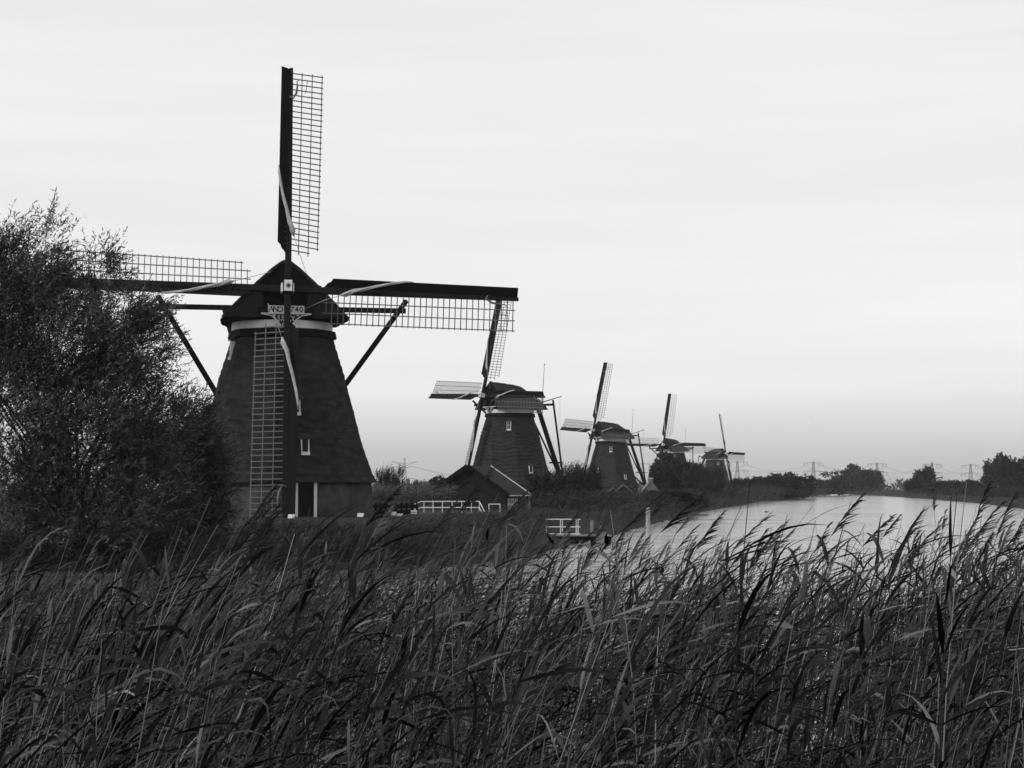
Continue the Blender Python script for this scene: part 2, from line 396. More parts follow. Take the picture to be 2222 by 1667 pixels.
def star_mesh():
    V = [(0, 0, 0)]; r1, r2 = .20, .062
    for k in range(16):
        a = math.pi*k/8; r = (r1*(1.15 if k % 4 == 0 else 1)) if k % 2 == 0 else r2; V.append((r*math.sin(a), 0, r*math.cos(a)*1.1))
    m_ = MB(); n = 16
    m_.add([(x, y-.008, z) for x, y, z in V] + [(x, y+.008, z) for x, y, z in V],
           [(0, 1+(k+1) % n, 1+k) for k in range(n)] + [(17, 18+k, 18+(k+1) % n) for k in range(n)] + [(1+k, 1+(k+1) % n, 18+(k+1) % n, 18+k) for k in range(n)])
    return m_.mesh('star', M['black_paint'])
STAR = star_mesh()
def text_mesh(txt, size, name):
    cu = bpy.data.curves.new(name, 'FONT'); cu.body = txt; cu.size = size; cu.extrude = .008; cu.align_x = 'CENTER'; cu.align_y = 'CENTER'
    cu.offset = .008; cu.space_character = 1.02
    o = bpy.data.objects.new(name, cu); col.objects.link(o)
    dg = bpy.context.evaluated_depsgraph_get(); me = bpy.data.meshes.new_from_object(o.evaluated_get(dg))
    bpy.data.objects.remove(o); bpy.data.curves.remove(cu); me.name = name; me.materials.clear(); me.materials.append(M['black_paint']); return me
CACHE = {}
def cached(key, fn):
    if key not in CACHE: CACHE[key] = fn()
    return CACHE[key]

def T(x, y, z): return Matrix.Translation((x, y, z))
def windmill(loc, psi, phi, body_rot, label, detail=2, thatch='thatch', windows=(), poles=True, name_board=None, base=True, base_extra=False):
    root = empty('windmill', loc); tag(root, label, 'windmill', 'thatched windmills in a row along the canal')
    B = Matrix.Rotation(body_rot, 4, 'Z'); Cz = Matrix.Rotation(psi, 4, 'Z')
    # --- thatched octagonal body
    def body():
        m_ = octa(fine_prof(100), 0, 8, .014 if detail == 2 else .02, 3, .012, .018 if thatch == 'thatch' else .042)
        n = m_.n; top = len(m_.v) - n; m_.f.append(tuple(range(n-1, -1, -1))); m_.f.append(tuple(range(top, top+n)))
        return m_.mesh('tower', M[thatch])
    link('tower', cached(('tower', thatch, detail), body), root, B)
    def bb():
        m_ = octa([(5.68, -.6), (5.66, 0), (5.50, 2.3)], 0, 1); n = m_.n
        me = m_.mesh('brick_base', M['brick']); uv = me.uv_layers.new(name='UVMap')
        for p in me.polygons:
            k = p.index % 8
            for li, vi in zip(p.loop_indices, p.vertices):
                z = me.vertices[vi].co.z; u = (vi % 8 == (k+1) % 8) * 4.3 + k*4.37
                uv.data[li].uv = (u, z)
        return me
    link('brick_base', cached('bb', bb), root, B)
    # --- dark belt and white curb ring
    m_ = MB(); rg = [(3.25, 10.88), (3.36, 10.94), (3.27, 11.38), (2.9, 11.4)]
    mo = octa(rg, 0, 1); link('belt', cached('belt', lambda: mo.mesh('belt', M['dark_wood'])), root, B)
    def ring():
        q = MB(); q.lathe([(3.0, 11.36), (3.10, 11.40), (3.08, 11.87), (2.9, 11.9)], 40); return q.mesh('curb_ring', M['white'])
    link('curb_ring', cached('ring', ring), root)
    # --- windows: frames stand upright in the sloping thatch
    for (face, s, h, wd, ht, *dark) in windows:
        a = math.pi/8 + face*math.pi/4
        r = prof_at(h) * math.cos(math.pi/8) ; W = B @ Matrix.Rotation(a + math.pi/2, 4, 'Z') @ T(s, 0, 0)
        yb = -(r + .02)                                   # wall plane at sill height, -y points outwards
        sl = (prof_at(h) - prof_at(h+ht)) * .924          # the wall leans back by this much over the window height
        t_ = .05
        win = MB()
        for s_, w0 in ((-1, t_*(.4 if dark else 1)), (1, t_*1.4)):            # splayed jambs: wedges filling the gap between upright window and leaning thatch
            x0, x1 = sorted((s_*wd/2, s_*(wd/2-w0)))
            win.add([(x0, yb-.05, h), (x1, yb-.05, h), (x1, yb+sl+.1, h), (x0, yb+sl+.1, h), (x0, yb-.03, h+ht), (x1, yb-.03, h+ht), (x1, yb+sl+.1, h+ht), (x0, yb+sl+.1, h+ht)],
                    [(0,3,2,1),(4,5,6,7),(0,1,5,4),(1,2,6,5),(2,3,7,6),(3,0,4,7)])
        win.box((-wd/2-.02, yb-.12, h-.20), (wd/2+.02, yb+.3, h-.002))
        wo = win.build('window', M['white'], root, W)
        gl = MB(); gl.box((-wd/2+t_, yb+.02, h), (wd/2-t_, yb+sl+.08, h+ht)); gl.build('pane', M['glass'], wo)
        if not dark:
            gb = MB(); gb.box((-.02, yb-.01, h), (.02, yb+.018, h+ht)); gb.box((-wd/2+t_, yb-.012, h+ht*.5-.02), (wd/2-t_, yb+.017, h+ht*.5+.02)); gb.box((-wd/2+t_, yb-.012, h+ht-.05), (wd/2-t_, yb+.017, h+ht-.005)); gb.build('glazing_bar', M['white'], wo)
        hd = MB(); hd.add([(-wd/2-.25, yb-.10, h+ht+.01), (wd/2+.25, yb-.10, h+ht+.01), (wd/2+.1, yb+sl+.25, h+ht+.35), (-wd/2-.1, yb+sl+.25, h+ht+.35), (-wd/2-.25, yb-.06, h+ht+.09), (wd/2+.25, yb-.06, h+ht+.09), (wd/2+.05, yb+sl+.1, h+ht+.42), (-wd/2-.05, yb+sl+.1, h+ht+.42)],
                          [(0,3,2,1),(4,5,6,7),(0,1,5,4),(1,2,6,5),(2,3,7,6),(3,0,4,7)]); hd.build('window_hood', M[thatch], wo)
    # --- cap
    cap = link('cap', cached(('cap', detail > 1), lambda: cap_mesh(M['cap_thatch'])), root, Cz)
    def gable():
        q = MB()
        hs = np.linspace(13.95, 15.35, 11)
        for i in range(len(hs)-1):
            z0, z1 = hs[i], hs[i+1]
            w0 = np.interp(z0, [12, 13, 14, 14.95, 15.4], [3.7, 2.8, 1.8, .8, .2])
            q.add([(-w0, -2.93, z0), (w0, -2.93, z0), (w0, -2.86, z1), (-w0, -2.86, z1), (-w0, -2.86, z0), (w0, -2.86, z0)], [(0, 1, 2, 3), (4, 5, 1, 0)])
        q.box((-2.1, -3.12, 13.68), (2.1, -2.7, 13.95))
        q.box((-1.45, -2.45, 11.9), (1.45, -2.35, 13.7))
        for s in (-1, 1): q.box((s*1.28-.09, -2.9, 12.1), (s*1.28+.09, -2.4, 13.68))
        q.box((-1.6, -2.95, 12.0), (1.6, -2.4, 12.2))
        return q.mesh('gable_boarding', M['dark_wood'])
    link('gable_boarding', cached('gable', gable), cap)
    q = MB(); q.tube([(-.33, 0, 0), (.33, 0, 0)], .2, 10)
    for s in (-1, 1): link('beam_end', cached('be', lambda: q.mesh('beam_end', M['beam'], False)), cap, T(1.33*s, -3.0, 12.42))
    # decorative beard under the windshaft
    q = MB(); q.prism([(-1.45, 12.2), (-.9, 12.1), (-.55, 11.85), (-.3, 11.55), (0, 11.45), (.3, 11.55), (.55, 11.85), (.9, 12.1), (1.45, 12.2)], -3.16, -3.1)
    bd = link('beard', cached('beard', lambda: q.mesh('beard', M['black_paint'])), root, Cz)
    def scroll():
        q = MB(); rng = random.Random(5)
        q.box((-1.48, -3.2, 12.19), (1.48, -3.1, 12.25))
        for s in (-1, 1):
            q.tube([(1.5*s, -3.19, 12.2), (.92*s, -3.19, 12.09), (.57*s, -3.19, 11.84), (.33*s, -3.19, 11.52), (.05*s, -3.19, 11.42)], [.035, .03, .03, .035, .04], 5)
            for cx, cz, r0 in ((.18, 12.06, .1), (.42, 12.03, .09), (.66, 12.1, .07), (.2, 11.8, .1), (.4, 11.84, .06), (.14, 11.58, .09)):
                a0 = rng.uniform(0, 6); q.tube([(s*(cx+math.cos(a0+k*.8)*r0*(1-k*.09)), -3.185, cz+math.sin(a0+k*.8)*r0*(1-k*.09)) for k in range(7)], [.026, .03, .028, .025, .022, .02, .015], 5)
        return q.mesh('beard_scroll', M['white'])
    link('beard_scroll', cached('scroll', scroll), bd)
    if name_board:
        q = MB(); q.box((-1.08, -3.20, 12.24), (1.08, -3.12, 12.70)); nb = q.build('name_board', M['white'], root, Cz); xx = -.90
        for ch in name_board:
            if ch != ' ': link('letter', text_mesh(ch, .46, 'letter'), nb, T(xx, -3.212, 12.455) @ Matrix.Rotation(R(90), 4, 'X'))
            xx += .17 if ch == ' ' else .27
    # --- cross beams, braces and tail pole
    def cb(fn): q = MB(); fn(q); return q
    for nm, fn in (('long_cross_beam', lambda q: q.beam((-7.55, -.7, 12.75), (7.55, -.7, 12.75), .30, .30)),
                   ('short_cross_beam', lambda q: q.beam((-3.5, 4.3, 12.55), (3.5, 4.3, 12.55), .26, .28)),
                   ('tail_pole', lambda q: q.beam((0, 4.0, 13.0), (0, 8.8, .9), .38, .42, .46, .5)),
                   ('tail_arm', lambda q: (q.beam((-1.3, 7.0, 5.1), (1.3, 7.0, 5.1), .16, .18), q.beam((0, 6.2, 5.1), (0, 8.2, 5.1), .16, .18)))):
        link(nm, cached(nm, lambda: cb(fn).mesh(nm, M['beam'])), root, Cz)
    for s in (-1, 1):
        link('brace', cached(('lb', s), lambda: cb(lambda q: q.beam((7.55*s, -1.05, 13.35), (.25*s, 8.2, 2.3), .22, .24, .24, .26)).mesh('brace', M['beam'])), root, Cz)
        link('brace', cached(('sb', s), lambda: cb(lambda q: q.beam((3.35*s, 4.45, 13.1), (.25*s, 8.15, 2.9), .2, .22)).mesh('brace', M['beam'])), root, Cz)
    def winch():
        q = MB(); q.tube([(-.8, 8.6, 1.2), (.8, 8.6, 1.2)], .13, 8)
        n = 14; pts = [(.55, 8.6+.75*math.cos(2*math.pi*k/n), 1.2+.75*math.sin(2*math.pi*k/n)) for k in range(n+1)]
        for a_, b_ in zip(pts, pts[1:]): q.beam(a_, b_, .08, .08)
        for k in range(7): q.beam((.55, 8.6, 1.2), pts[2*k], .05, .05)
        return q.mesh('winch_wheel', M['beam'])
    link('winch_wheel', cached('winch', winch), root, Cz)
    if poles:
        q = MB(); q.tube([(.3, 4.8, 12.9), (.3, 5.15, 17.9)], [.05, .03], 5); q.tube([(.3, 5.15, 17.85), (.3, 5.16, 18.0)], .09, 5)
        link('flag_pole', cached('fp', lambda: q.mesh('flag_pole', M['old_wood'])), root, Cz)
        q = MB(); q.tube([(.3, 4.7, 12.95), (.3, 7.9, 13.85)], [.07, .05], 5)
        go = link('gaff_pole', cached('gp', lambda: q.mesh('gaff_pole', M['beam'])), root, Cz)
        q = MB(); q.tube([(.3, 7.6, 13.75), (.3, 7.62, 7), (.3, 7.6, .5)], .014, 4); q.tube([(.3, 7.61, 4.6), (.3, 7.61, 5.6)], .045, 5)
        link('rope', cached('rp', lambda: q.mesh('rope', M['lath'])), go)
    # --- windshaft, stocks, sails
    RT = Cz @ T(0, -ROTF, ROTH) @ Matrix.Rotation(-TILT, 4, 'X') @ Matrix.Rotation(phi, 4, 'Y')
    q = MB(); q.tube([(0, -.1, 0), (0, 1.6, 0)], .32, 12); q.box((-.3, -.5, -.42), (.3, .42, .42))
    link('windshaft', cached('ws', lambda: q.mesh('windshaft', M['dark_wood'])), root, RT)
    def poll():
        q = MB(); q.box((-.235, -.62, -.33), (.235, -.40, .34)); q.box((-.40, -.47, -.34), (.36, -.02, .2)); return q.mesh('poll_end', M['white'])
    pe = link('poll_end', cached('poll', poll), root, RT)
    link('star', STAR, pe, T(0, -.632, 0))
    def stk():
        q = MB()
        for s in (-1, 1):
            q.beam((0, 0, 0), (0, 0, 4*s), .38, .34, .34, .30, up=(0, 1, 0)); q.beam((0, 0, 4*s), (0, 0, 14.05*s), .34, .30, .20, .16, up=(0, 1, 0))
        return q.mesh('stock', M['beam'])
    sm = cached('stk', stk)
    link('stock', sm, root, RT @ T(0, -.18, 0)); link('stock', sm, root, RT @ T(0, .20, 0) @ Matrix.Rotation(R(90), 4, 'Y'))
    for k in range(4):
        S = RT @ T(0, -.18 if k % 2 == 0 else .2, 0) @ Matrix.Rotation(k*math.pi/2, 4, 'Y')
        so = link('sail', SP['sail'], root, S)
        link('leading_board', SP['outer'], so)
        link('sail_cloth', SP['cloth'], so)
        if detail >= 1: link('cloth_tie', SP['tie'], so)
        if detail >= 1:
            for r, a, L_ in SP['bars']:
                link('sail_bar', SP['bar'], so, T(0, 0, r) @ Matrix.Rotation(a, 4, 'Z') @ Matrix.Diagonal((L_, 1, 1, 1)))
            for lm in SP['laths']: link('sail_lath', lm, so)
        else:
            tag(link('sail_lattice', SP['lattice'], so), kind='stuff')
    return root

def place(C, D, psi, off=ROTF):   # tower centre from the measured sail crossing
    return (C + off*-math.sin(psi), D + off*math.cos(psi))
W8 = math.pi/8
x, y = place(-13.36, 109.2, .197)
mill1 = windmill((x, y, 1.0), .197, .024, -math.pi/2 + R(1), 'big front windmill with ANO 1740 board, white curb ring and bare lattice sails', 2, 'thatch',
    windows=[(0, .05, 3.92, .46, .72, 1), (0, -.30, 6.28, .40, .72, 1), (6, .15, 9.75, .22, .95, 1)], poles=False, name_board='ANO 1740')
x, y = place(-3.45, 236.4, -1.0, 3.8)
windmill((x, y, 1.05), -1.0, .055, -math.pi/2 + R(11), 'second windmill, behind the black shed, with rough layered thatch and a tall flag pole', 1, 'thatch_old',
    windows=[(7, .55, 9.3, .55, .95), (0, .0, 3.8, .5, .8, 1)])
x, y = place(16.85, 374.6, -1.08, 3.8)
windmill((x, y, 1.0), -1.08, .07, -math.pi/2 + R(9), 'third windmill, in the middle, with three small white windows above leafy bushes', 1, 'thatch_old',
    windows=[(7, .6, 9.3, .55, .95), (0, .2, 3.8, .5, .8), (7, -2.0, 5.2, .5, .8)])
x, y = place(40.8, 495.5, -.75)
windmill((x, y, .9), -.75, .038, -math.pi/2 + R(14), 'fourth windmill, its body half hidden by round dark trees, sails touching its neighbours', 0, 'thatch_old', windows=[(7, .5, 9.9, .6, 1.1)])
x, y = place(73.5, 635.4, .945)
windmill((x, y, 1.2), .945, .017, -math.pi/2 + R(25), 'fifth windmill, last of the row by the water, turned away to the right', 0, 'thatch_old', windows=[(7, .5, 9.8, .7, 1.1), (7, .9, 3.6, .7, 1.0)], poles=False)
# the far mill on the other bank, seen small behind a tree
x, y = place(at(2030, 1037, 1400).x, 1400, .9)
windmill((x, y, -3.5), .9, -.09, -math.pi/2, 'tiny distant windmill peeping out behind a pointed tree on the far bank', 0, 'thatch_old', poles=False)

# base of the first mill: door, white posts, left window, hatch
def wall_item(face, s0, s1, z0, z1, out_, name, mat, parent, th=.08):
    a = math.pi/8 + face*math.pi/4; r = 5.6*math.cos(math.pi/8)
    W = Matrix.Rotation(-math.pi/2 + R(1), 4, 'Z') @ Matrix.Rotation(a + math.pi/2, 4, 'Z')
    q = MB(); q.box((s0, -(r+out_+th), z0), (s1, -(r+out_), z1)); return q.build(name, mat, parent, W)
dr = wall_item(0, -.42, .42, .15, 1.95, .0, 'door', M['dark_wood'], mill1, .07)
for s in np.linspace(-.36, .36, 5): wall_item(0, s-.065, s+.065, .18, 1.93, .075, 'door_plank', M['dark_wood'], dr, .02)
wall_item(0, -.67, -.53, -.05, 2.12, .0, 'door_post', M['white'], mill1, .09)
wall_item(0, .46, .64, -.05, 2.12, .0, 'door_post', M['white'], mill1, .09)
wf = wall_item(6, -1.05, -.1, .35, 2.05, .0, 'base_window', M['lath'], mill1, .06)
for s in (-1.0, -.58, -.16): wall_item(6, s-.03, s+.03, .35, 2.05, .065, 'glazing_bar', M['white'], wf, .03)
wall_item(6, -1.05, -.1, 1.2, 1.26, .065, 'glazing_bar', M['white'], wf, .03)
wall_item(6, .0, .12, .0, 2.1, .0, 'drain_pipe', M['black_paint'], mill1, .1)
wall_item(7, -1.7, -.35, -.1, .62, .0, 'water_hatch', M['black_paint'], mill1, .5)

# ------------------------------------------------------------------ shed, railings, fence, lights, jetty
def shed():
    D = 150.; c = at(1016, 1110, D); root = empty('shed', (c.x, D, .95), R(-12)); tag(root, 'black boarded shed with steep dark roof and white slatted side door', 'shed')
    z0 = 0.; W = 3.05; he = 1.45; hp = 3.62; L = 8.0; rf = .42
    q = MB(); q.prism([(-W, -.3), (W, -.3), (W, he), (0, hp-.12), (-W, he)], .05, L); q.build('wall', M['shed_wall'], root)
    for s in (-1, 1):
        q = MB(); V = []
        n = Vector((s*(hp-he), 0, W+.35)).normalized()
        a = Vector((0, -.35, hp)); b_ = Vector((s*(W+.4), -.35, he-.22))
        for p in (a, b_):
            for yy in (0, L+.7): 
                for o_ in (0, .09): V.append((p.x+n.x*o_, p.y+yy, p.z+n.z*o_))
        q.add(V, [(0, 1, 5, 4), (2, 6, 7, 3), (1, 3, 7, 5), (0, 4, 6, 2), (0, 2, 3, 1), (4, 5, 7, 6)]); q.build('roof_slope', M['roof'], root)
        q = MB(); q.beam((0, -.40, hp+.02), (s*(W+.42), -.40, he-.2), .06, .34); q.build('bargeboard', M['dark_wood'], root)
        q = MB(); q.beam((0, -.02, hp-1.1), (s*2.1, -.02, he-.25), .08, .22); q.build('porch_trim', M['roof'], root)
    q = MB(); q.beam((0, L+.36, hp+.12), (W+.42, L+.36, he-.1), .08, .10); q.build('white_verge', M['white'], root)
    q = MB(); q.beam((W+.45, -.3, he-.22), (W+.45, L+.3, he-.22), .1, .09); q.build('gutter', M['white'], root)
    q = MB(); q.beam((W+.30, L+.3, he-.3), (W+.30, L+.3, -.3), .09, .09); q.build('downpipe', M['white'], root)
    q = MB(); q.box((-W-.02, -.02, -.3), (-W+.08, .06, he)); q.build('corner_board', M['white'], root)
    q = MB(); q.box((W+.01, .7, -.2), (W+.06, 4.6, 1.05)); d = q.build('side_door', M['old_wood'], root)
    for i in range(6):
        q = MB(); y_ = .8+i*.68; q.box((W+.065, y_, -.15), (W+.10, y_+.3, 1.0)); q.build('slat', M['white'], d)
shed()

def railing(pts, h, hm, name, label, th=.05, posts=None, group=None, toe=True):
    """pts: ground points in a polyline"""
    root = empty(name, pts[0]); tag(root, label, 'railing', group); o = Vector(pts[0])
    P = [Vector(p)-o for p in pts]
    for z_ in ((h, hm, .05) if toe else (h, hm)):
        for a, b_ in zip(P, P[1:]):
            q = MB(); q.tube([a+Vector((0, 0, z_)), b_+Vector((0, 0, z_))], th/2, 8); q.build('rail', M['white'], root)
    for p, dz in posts:
        p = Vector(p)-o; q = MB(); q.tube([p+Vector((0, 0, -.1)), p+Vector((0, 0, dz))], th/2*.95, 8); q.build('post', M['white'], root)
    return root
D = 131.
pz = [at(905, 1104, D+1), at(914, 1102, D), at(1040, 1102, D-1)]
g0 = at(914, 1106, D); g1 = at(1041, 1106, D-1)
def gp(px, D_, z=.95): p = at(px, 1100, D_); return Vector((p.x, D_, z))
pa, pb, pc, pd_ = gp(900, 133), gp(914, 132), gp(1040, 130), gp(1054, 127.5)
pa.z = .75; pc.z = .97; pd_.z = .15
ps = [(gp(900, 133, .75), .85)] + [(gp(x_, 132-(x_-914)*.0159, .95), .9) for x_ in (920, 940, 960, 981, 1002, 1023, 1040)]
railing([pa, pb, pc, pd_], .88, .45, 'railing', 'long white tubular handrail with sloping ends in front of the black shed', .06, ps)
D = 128.; q0, q1 = gp(1061, D, .75), gp(1085, D, .75)
root = empty('hoop_railing', q0); tag(root, 'small white square hoop rail right of the long handrail', 'railing')
w_ = q1.x-q0.x
for nm, a, b_ in (('post', (0, 0, 0), (0, 0, .92)), ('post', (w_, 0, 0), (w_, 0, .92)), ('rail', (-.03, 0, .92), (w_+.03, 0, .92))):
    q = MB(); q.tube([a, b_], .035, 8); q.build(nm, M['white'], root)
# dark plank fence between the first mill and the shed
D = 122.; a = gp(804, D, .95); b_ = gp(905, D, .95); root = empty('plank_fence', a); tag(root, 'low black plank fence between the front mill and the shed', 'fence'); Lf = b_.x-a.x
for i in range(10):
    q = MB(); x_ = i*Lf/9; q.box((x_-.07, -.06, -.1), (x_+.07, .06, .86)); q.build('post', M['dark_wood'], root)
for z_ in (.12, .50):
    for i in range(9):
        q = MB(); x_ = i*Lf/9; q.box((x_+.02, .07, z_+.01*(i % 2)), (x_+Lf/9-.02, .11, z_+.26+.01*(i % 2))); q.build('plank', M['shed_wall'], root)
# white floodlights in the grass
FL = [(632, 1121, 'left of the door below the lowered sail'), (782, 1118, 'at the right corner of the brick base'), (853, 1115, 'in front of the plank fence, left of a pair'), (867, 1119, 'in front of the plank fence, right of a pair'), (898, 1112, 'beside the left end of the long handrail')]
fl0 = None
for px, py, where in FL:
    D = {632: 105.5, 782: 108.5}.get(px, 116.); p = at(px, py, D)
    r_ = empty('floodlight', (p.x, D, p.z-.08)); tag(r_, 'small white floodlight box ' + where, 'floodlight', 'white floodlights in the grass')
    def fm():
        q = MB(); q.add([(-.2, -.12, -.02), (.2, -.12, -.02), (.2, .12, -.02), (-.2, .12, -.02), (-.16, -.06, .17), (.16, -.06, .17), (.2, .12, .2), (-.2, .12, .2)], [(0, 3, 2, 1), (4, 5, 6, 7), (0, 1, 5, 4), (1, 2, 6, 5), (2, 3, 7, 6), (3, 0, 4, 7)]); return q.mesh('housing', M['white'])
    def fb():
        q = MB(); q.box((.21, -.05, -.2), (.24, .05, .14)); q.box((-.24, -.05, -.2), (-.21, .05, .14)); return q.mesh('bracket', M['black_paint'])
    link('housing', cached('fm', fm), r_); link('bracket', cached('fb', fb), r_)

# jetty with white railing, posts and barrier
def jetty():
    D = 93.; a = at(1176, 1165, D); b_ = at(1325, 1165, D); root = empty('jetty', (a.x, D, .42)); tag(root, 'low wooden landing stage at the water edge below the bushes', 'jetty')
    L = b_.x - a.x; n = 18
    for i in range(n):
        q = MB(); q.box((i*L/n+.01, -.55, -.05), ((i+1)*L/n-.01, .9, .0)); q.build('plank', M['old_wood'], root)
    q = MB(); q.box((0, -.56, -.24), (L, -.48, -.055)); q.build('edge_beam', M['dark_wood'], root)
    for i in range(5):
        q = MB(); x_ = .1+i*(L-.2)/4; q.tube([(x_, -.4, -1.4), (x_, -.4, -.06)], .09, 8); q.build('pile', M['dark_wood'], root)
    zt = .43
    def pp(px): v = at(px, 1150, D); return Vector((v.x, D-.3, zt))
    railing([pp(1184), pp(1259)], .78, .40, 'railing', 'short white metal railing on the landing stage', .055, [(pp(x_), .78) for x_ in (1185, 1216, 1220, 1250, 1254)])
    for px, t_, bt, r_, lab, mt in ((1285, 1131, 1170, .085, 'round grey mooring post behind the landing stage', 'old_wood'), (1304, 1143, 1180, .05, 'thin grey stake beside the slatted barrier', 'old_wood')):
        u = at(px, t_, D); v = at(px, bt, D); q = MB(); q.tube([(0, 0, -.9), (0, 0, u.z-v.z)], [r_*1.1, r_], 10); q.tube([(0, 0, u.z-v.z), (0, 0, u.z-v.z+.03)], [r_*.95, r_*.4], 10)
        o = q.build('mooring_post', M[mt]); o.location = (v.x, D, v.z); tag(o, lab, 'post')
    u0 = at(1296, 1156, D-1); u1 = at(1314, 1153, D-1); root2 = empty('barrier', (u0.x, D-1, .1)); tag(root2, 'small slatted wooden barrier at the right end of the landing stage', 'barrier')
    wd = u1.x-u0.x
    for i in range(5):
        q = MB(); x_ = i*wd/4; q.box((x_-.045, -.03, -.5), (x_+.045, .03, .42+.02*i)); q.build('slat', M['old_wood'], root2)
    q = MB(); q.box((-.05, .031, .25), (wd+.05, .08, .33)); q.build('crossbar', M['old_wood'], root2)
jetty()
D = 104.; u = at(1406, 1103, D); q = MB(); q.tube([(0, 0, -.8), (0, 0, u.z-.0)], [.135, .125], 12); q.tube([(0, 0, u.z), (0, 0, u.z+.04)], [.12, .05], 12)
o = q.build('mooring_post', M['pale_post']); o.location = (u.x, D, 0); tag(o, 'stout pale mooring post standing alone in the water', 'post')
D = 125.; u = at(1340, 1118, D)

# dark gabled sheds and pale cottage gable below the third mill
def cottage(px, top, base, hw, D, mat, label, depth, roofmat, name='cottage', chim=False, rz=0):
    t_ = at(px, top, D); b_ = at(px, base, D); s = D/F; root = empty(name, (b_.x, D, b_.z), rz); tag(root, label, 'house' if chim else 'shed')
    H = t_.z-b_.z; W = hw*s; e_ = H*.12
    q = MB(); q.prism([(-W, -1.5), (W, -1.5), (W, e_), (0, H), (-W, e_)], 0, depth); q.build('wall', M[mat], root)
    for sgn in (-1, 1):
        q = MB(); q.beam((0, -.15, H+.12), (sgn*(W+.3), -.15, e_-.15), .1, .16); q.build('bargeboard', M['lath'] if not chim else M[mat], root)
        q = MB(); n = Vector((sgn*(H-e_), 0, W)).normalized()*.08; a = Vector((0, -.1, H)); c = Vector((sgn*(W+.3), -.1, e_-.25)); V = []
        for p in (a, c):
            for yy in (0.06, depth):
                for o_ in (Vector((0, 0, 0)), n): V.append((p+o_+Vector((0, yy, 0))))
        q.add(V, [(0, 1, 5, 4), (2, 6, 7, 3), (1, 3, 7, 5), (0, 4, 6, 2), (0, 2, 3, 1), (4, 5, 7, 6)]); q.build('roof_slope', M[roofmat], root)
    if chim:
        q = MB(); q.box((-.35, .1, H-.6), (.35, .9, H+.55)); ch = q.build('chimney', M[mat], root)
        q = MB(); q.box((-.42, .05, H+.56), (.42, .95, H+.66)); q.build('chimney_cap', M['white'], ch)
cottage(1412, 1046, 1078, 22, 300., 'pale_brick', 'cottage with pale brick gable and a chimney below the third mill', 6, 'pale_brick', chim=True)
cottage(1353, 1053, 1080, 26, 290., 'shed_wall', 'dark gabled shed under the third mill, right of two', 6, 'roof', 'shed')
cottage(1330, 1060, 1080, 16, 283., 'shed_wall', 'low dark gabled shed under the third mill, left of two', 5, 'roof', 'shed')
# long pale greenhouse roof far right
def greenhouse():
    D = 600.; a = at(2150, 1056, D); root = empty('greenhouse', (a.x, D, 1.5)); tag(root, 'long low pale greenhouse roof in front of the big far right tree', 'greenhouse')
    q = MB(); q.prism([(0, -1), (22, -1), (22, 1.9), (20.5, 2.3), (1.5, 2.6), (0, 1.9)], 0, 8); q.build('wall', M['old_wood'], root)
    q = MB(); q.box((-.3, -.3, 1.9), (22.5, 8.3, 2.25)); q.build('roof', M['white'], root)
greenhouse()

# ------------------------------------------------------------------ pylons and cables
def pylon_mesh(H=40., arms=((38., 13.5), (26., 14.5)), Vi=True):
    q = MB(); th = .45
    def hw(z): return 3.6*(1-z/H)+.9 if z < H*.6 else 3.6*.4*(1-(z-H*.6)/(H*.4))*.6+.9
    lv = [0, 7, 13, 18, 22, 26, 30, 34, 38, H]
    for z0, z1 in zip(lv, lv[1:]):
        a, b_ = hw(z0), hw(z1)
        for sx_ in (-1, 1):
            for sy in (-1, 1): q.beam((sx_*a, sy*a, z0), (sx_*b_, sy*b_, z1), th, th)
        for sy in (-1, 1):
            q.beam((-a, sy*a, z0), (b_, sy*b_, z1), th*.6, th*.6); q.beam((a, sy*a, z0), (-b_, sy*b_, z1), th*.6, th*.6)
        q.beam((-b_, -b_, z1), (b_, -b_, z1), th*.6, th*.6)
    for z, L in arms:
        for s in (-1, 1):
            q.beam((0, 0, z+1.4), (s*L, 0, z), th*.7, th*.7); q.beam((0, 0, z-.3), (s*L, 0, z), th*.7, th*.7)
            for k in range(1, 5): q.beam((s*L*k/5, 0, z+1.4*(1-k/5)), (s*L*(k+.5)/5, 0, z-.15), th*.5, th*.5)
            for fx in ((.62, .98) if Vi else (.6,)):
                q.beam((s*L*fx, 0, z), (s*(L*fx-1.8), 0, z-5), .36, .36); q.beam((s*L*fx, 0, z), (s*(L*fx+1.8), 0, z-5), .36, .36)
    return q.mesh('electricity_pylon', M['steel'])
PM = pylon_mesh()
PY = [(1395, 1004, 2500, 'pylon seen between the third and fourth windmills'), (1600, 1000, 2500, 'pylon standing just right of the fifth windmill'), (1765, 1002, 2600, 'pylon above the dark round bushes, right of the fifth windmill'), (1903, 1004, 2650, 'pylon rising behind the large round tree'), (2022, 1005, 2700, 'pylon behind the pointed tree with the tiny mill'), (2106, 1007, 2750, 'pylon left of the big far right tree')]
pyl = []
for px, top, D, lab in PY:
    p = at(px, top, D); o = link('electricity_pylon', PM); o.location = (p.x, D, p.z-40); o.rotation_euler = (0, 0, R(4)); tag(o, 'grey lattice ' + lab, 'pylon', 'distant electricity pylons'); pyl.append(o)
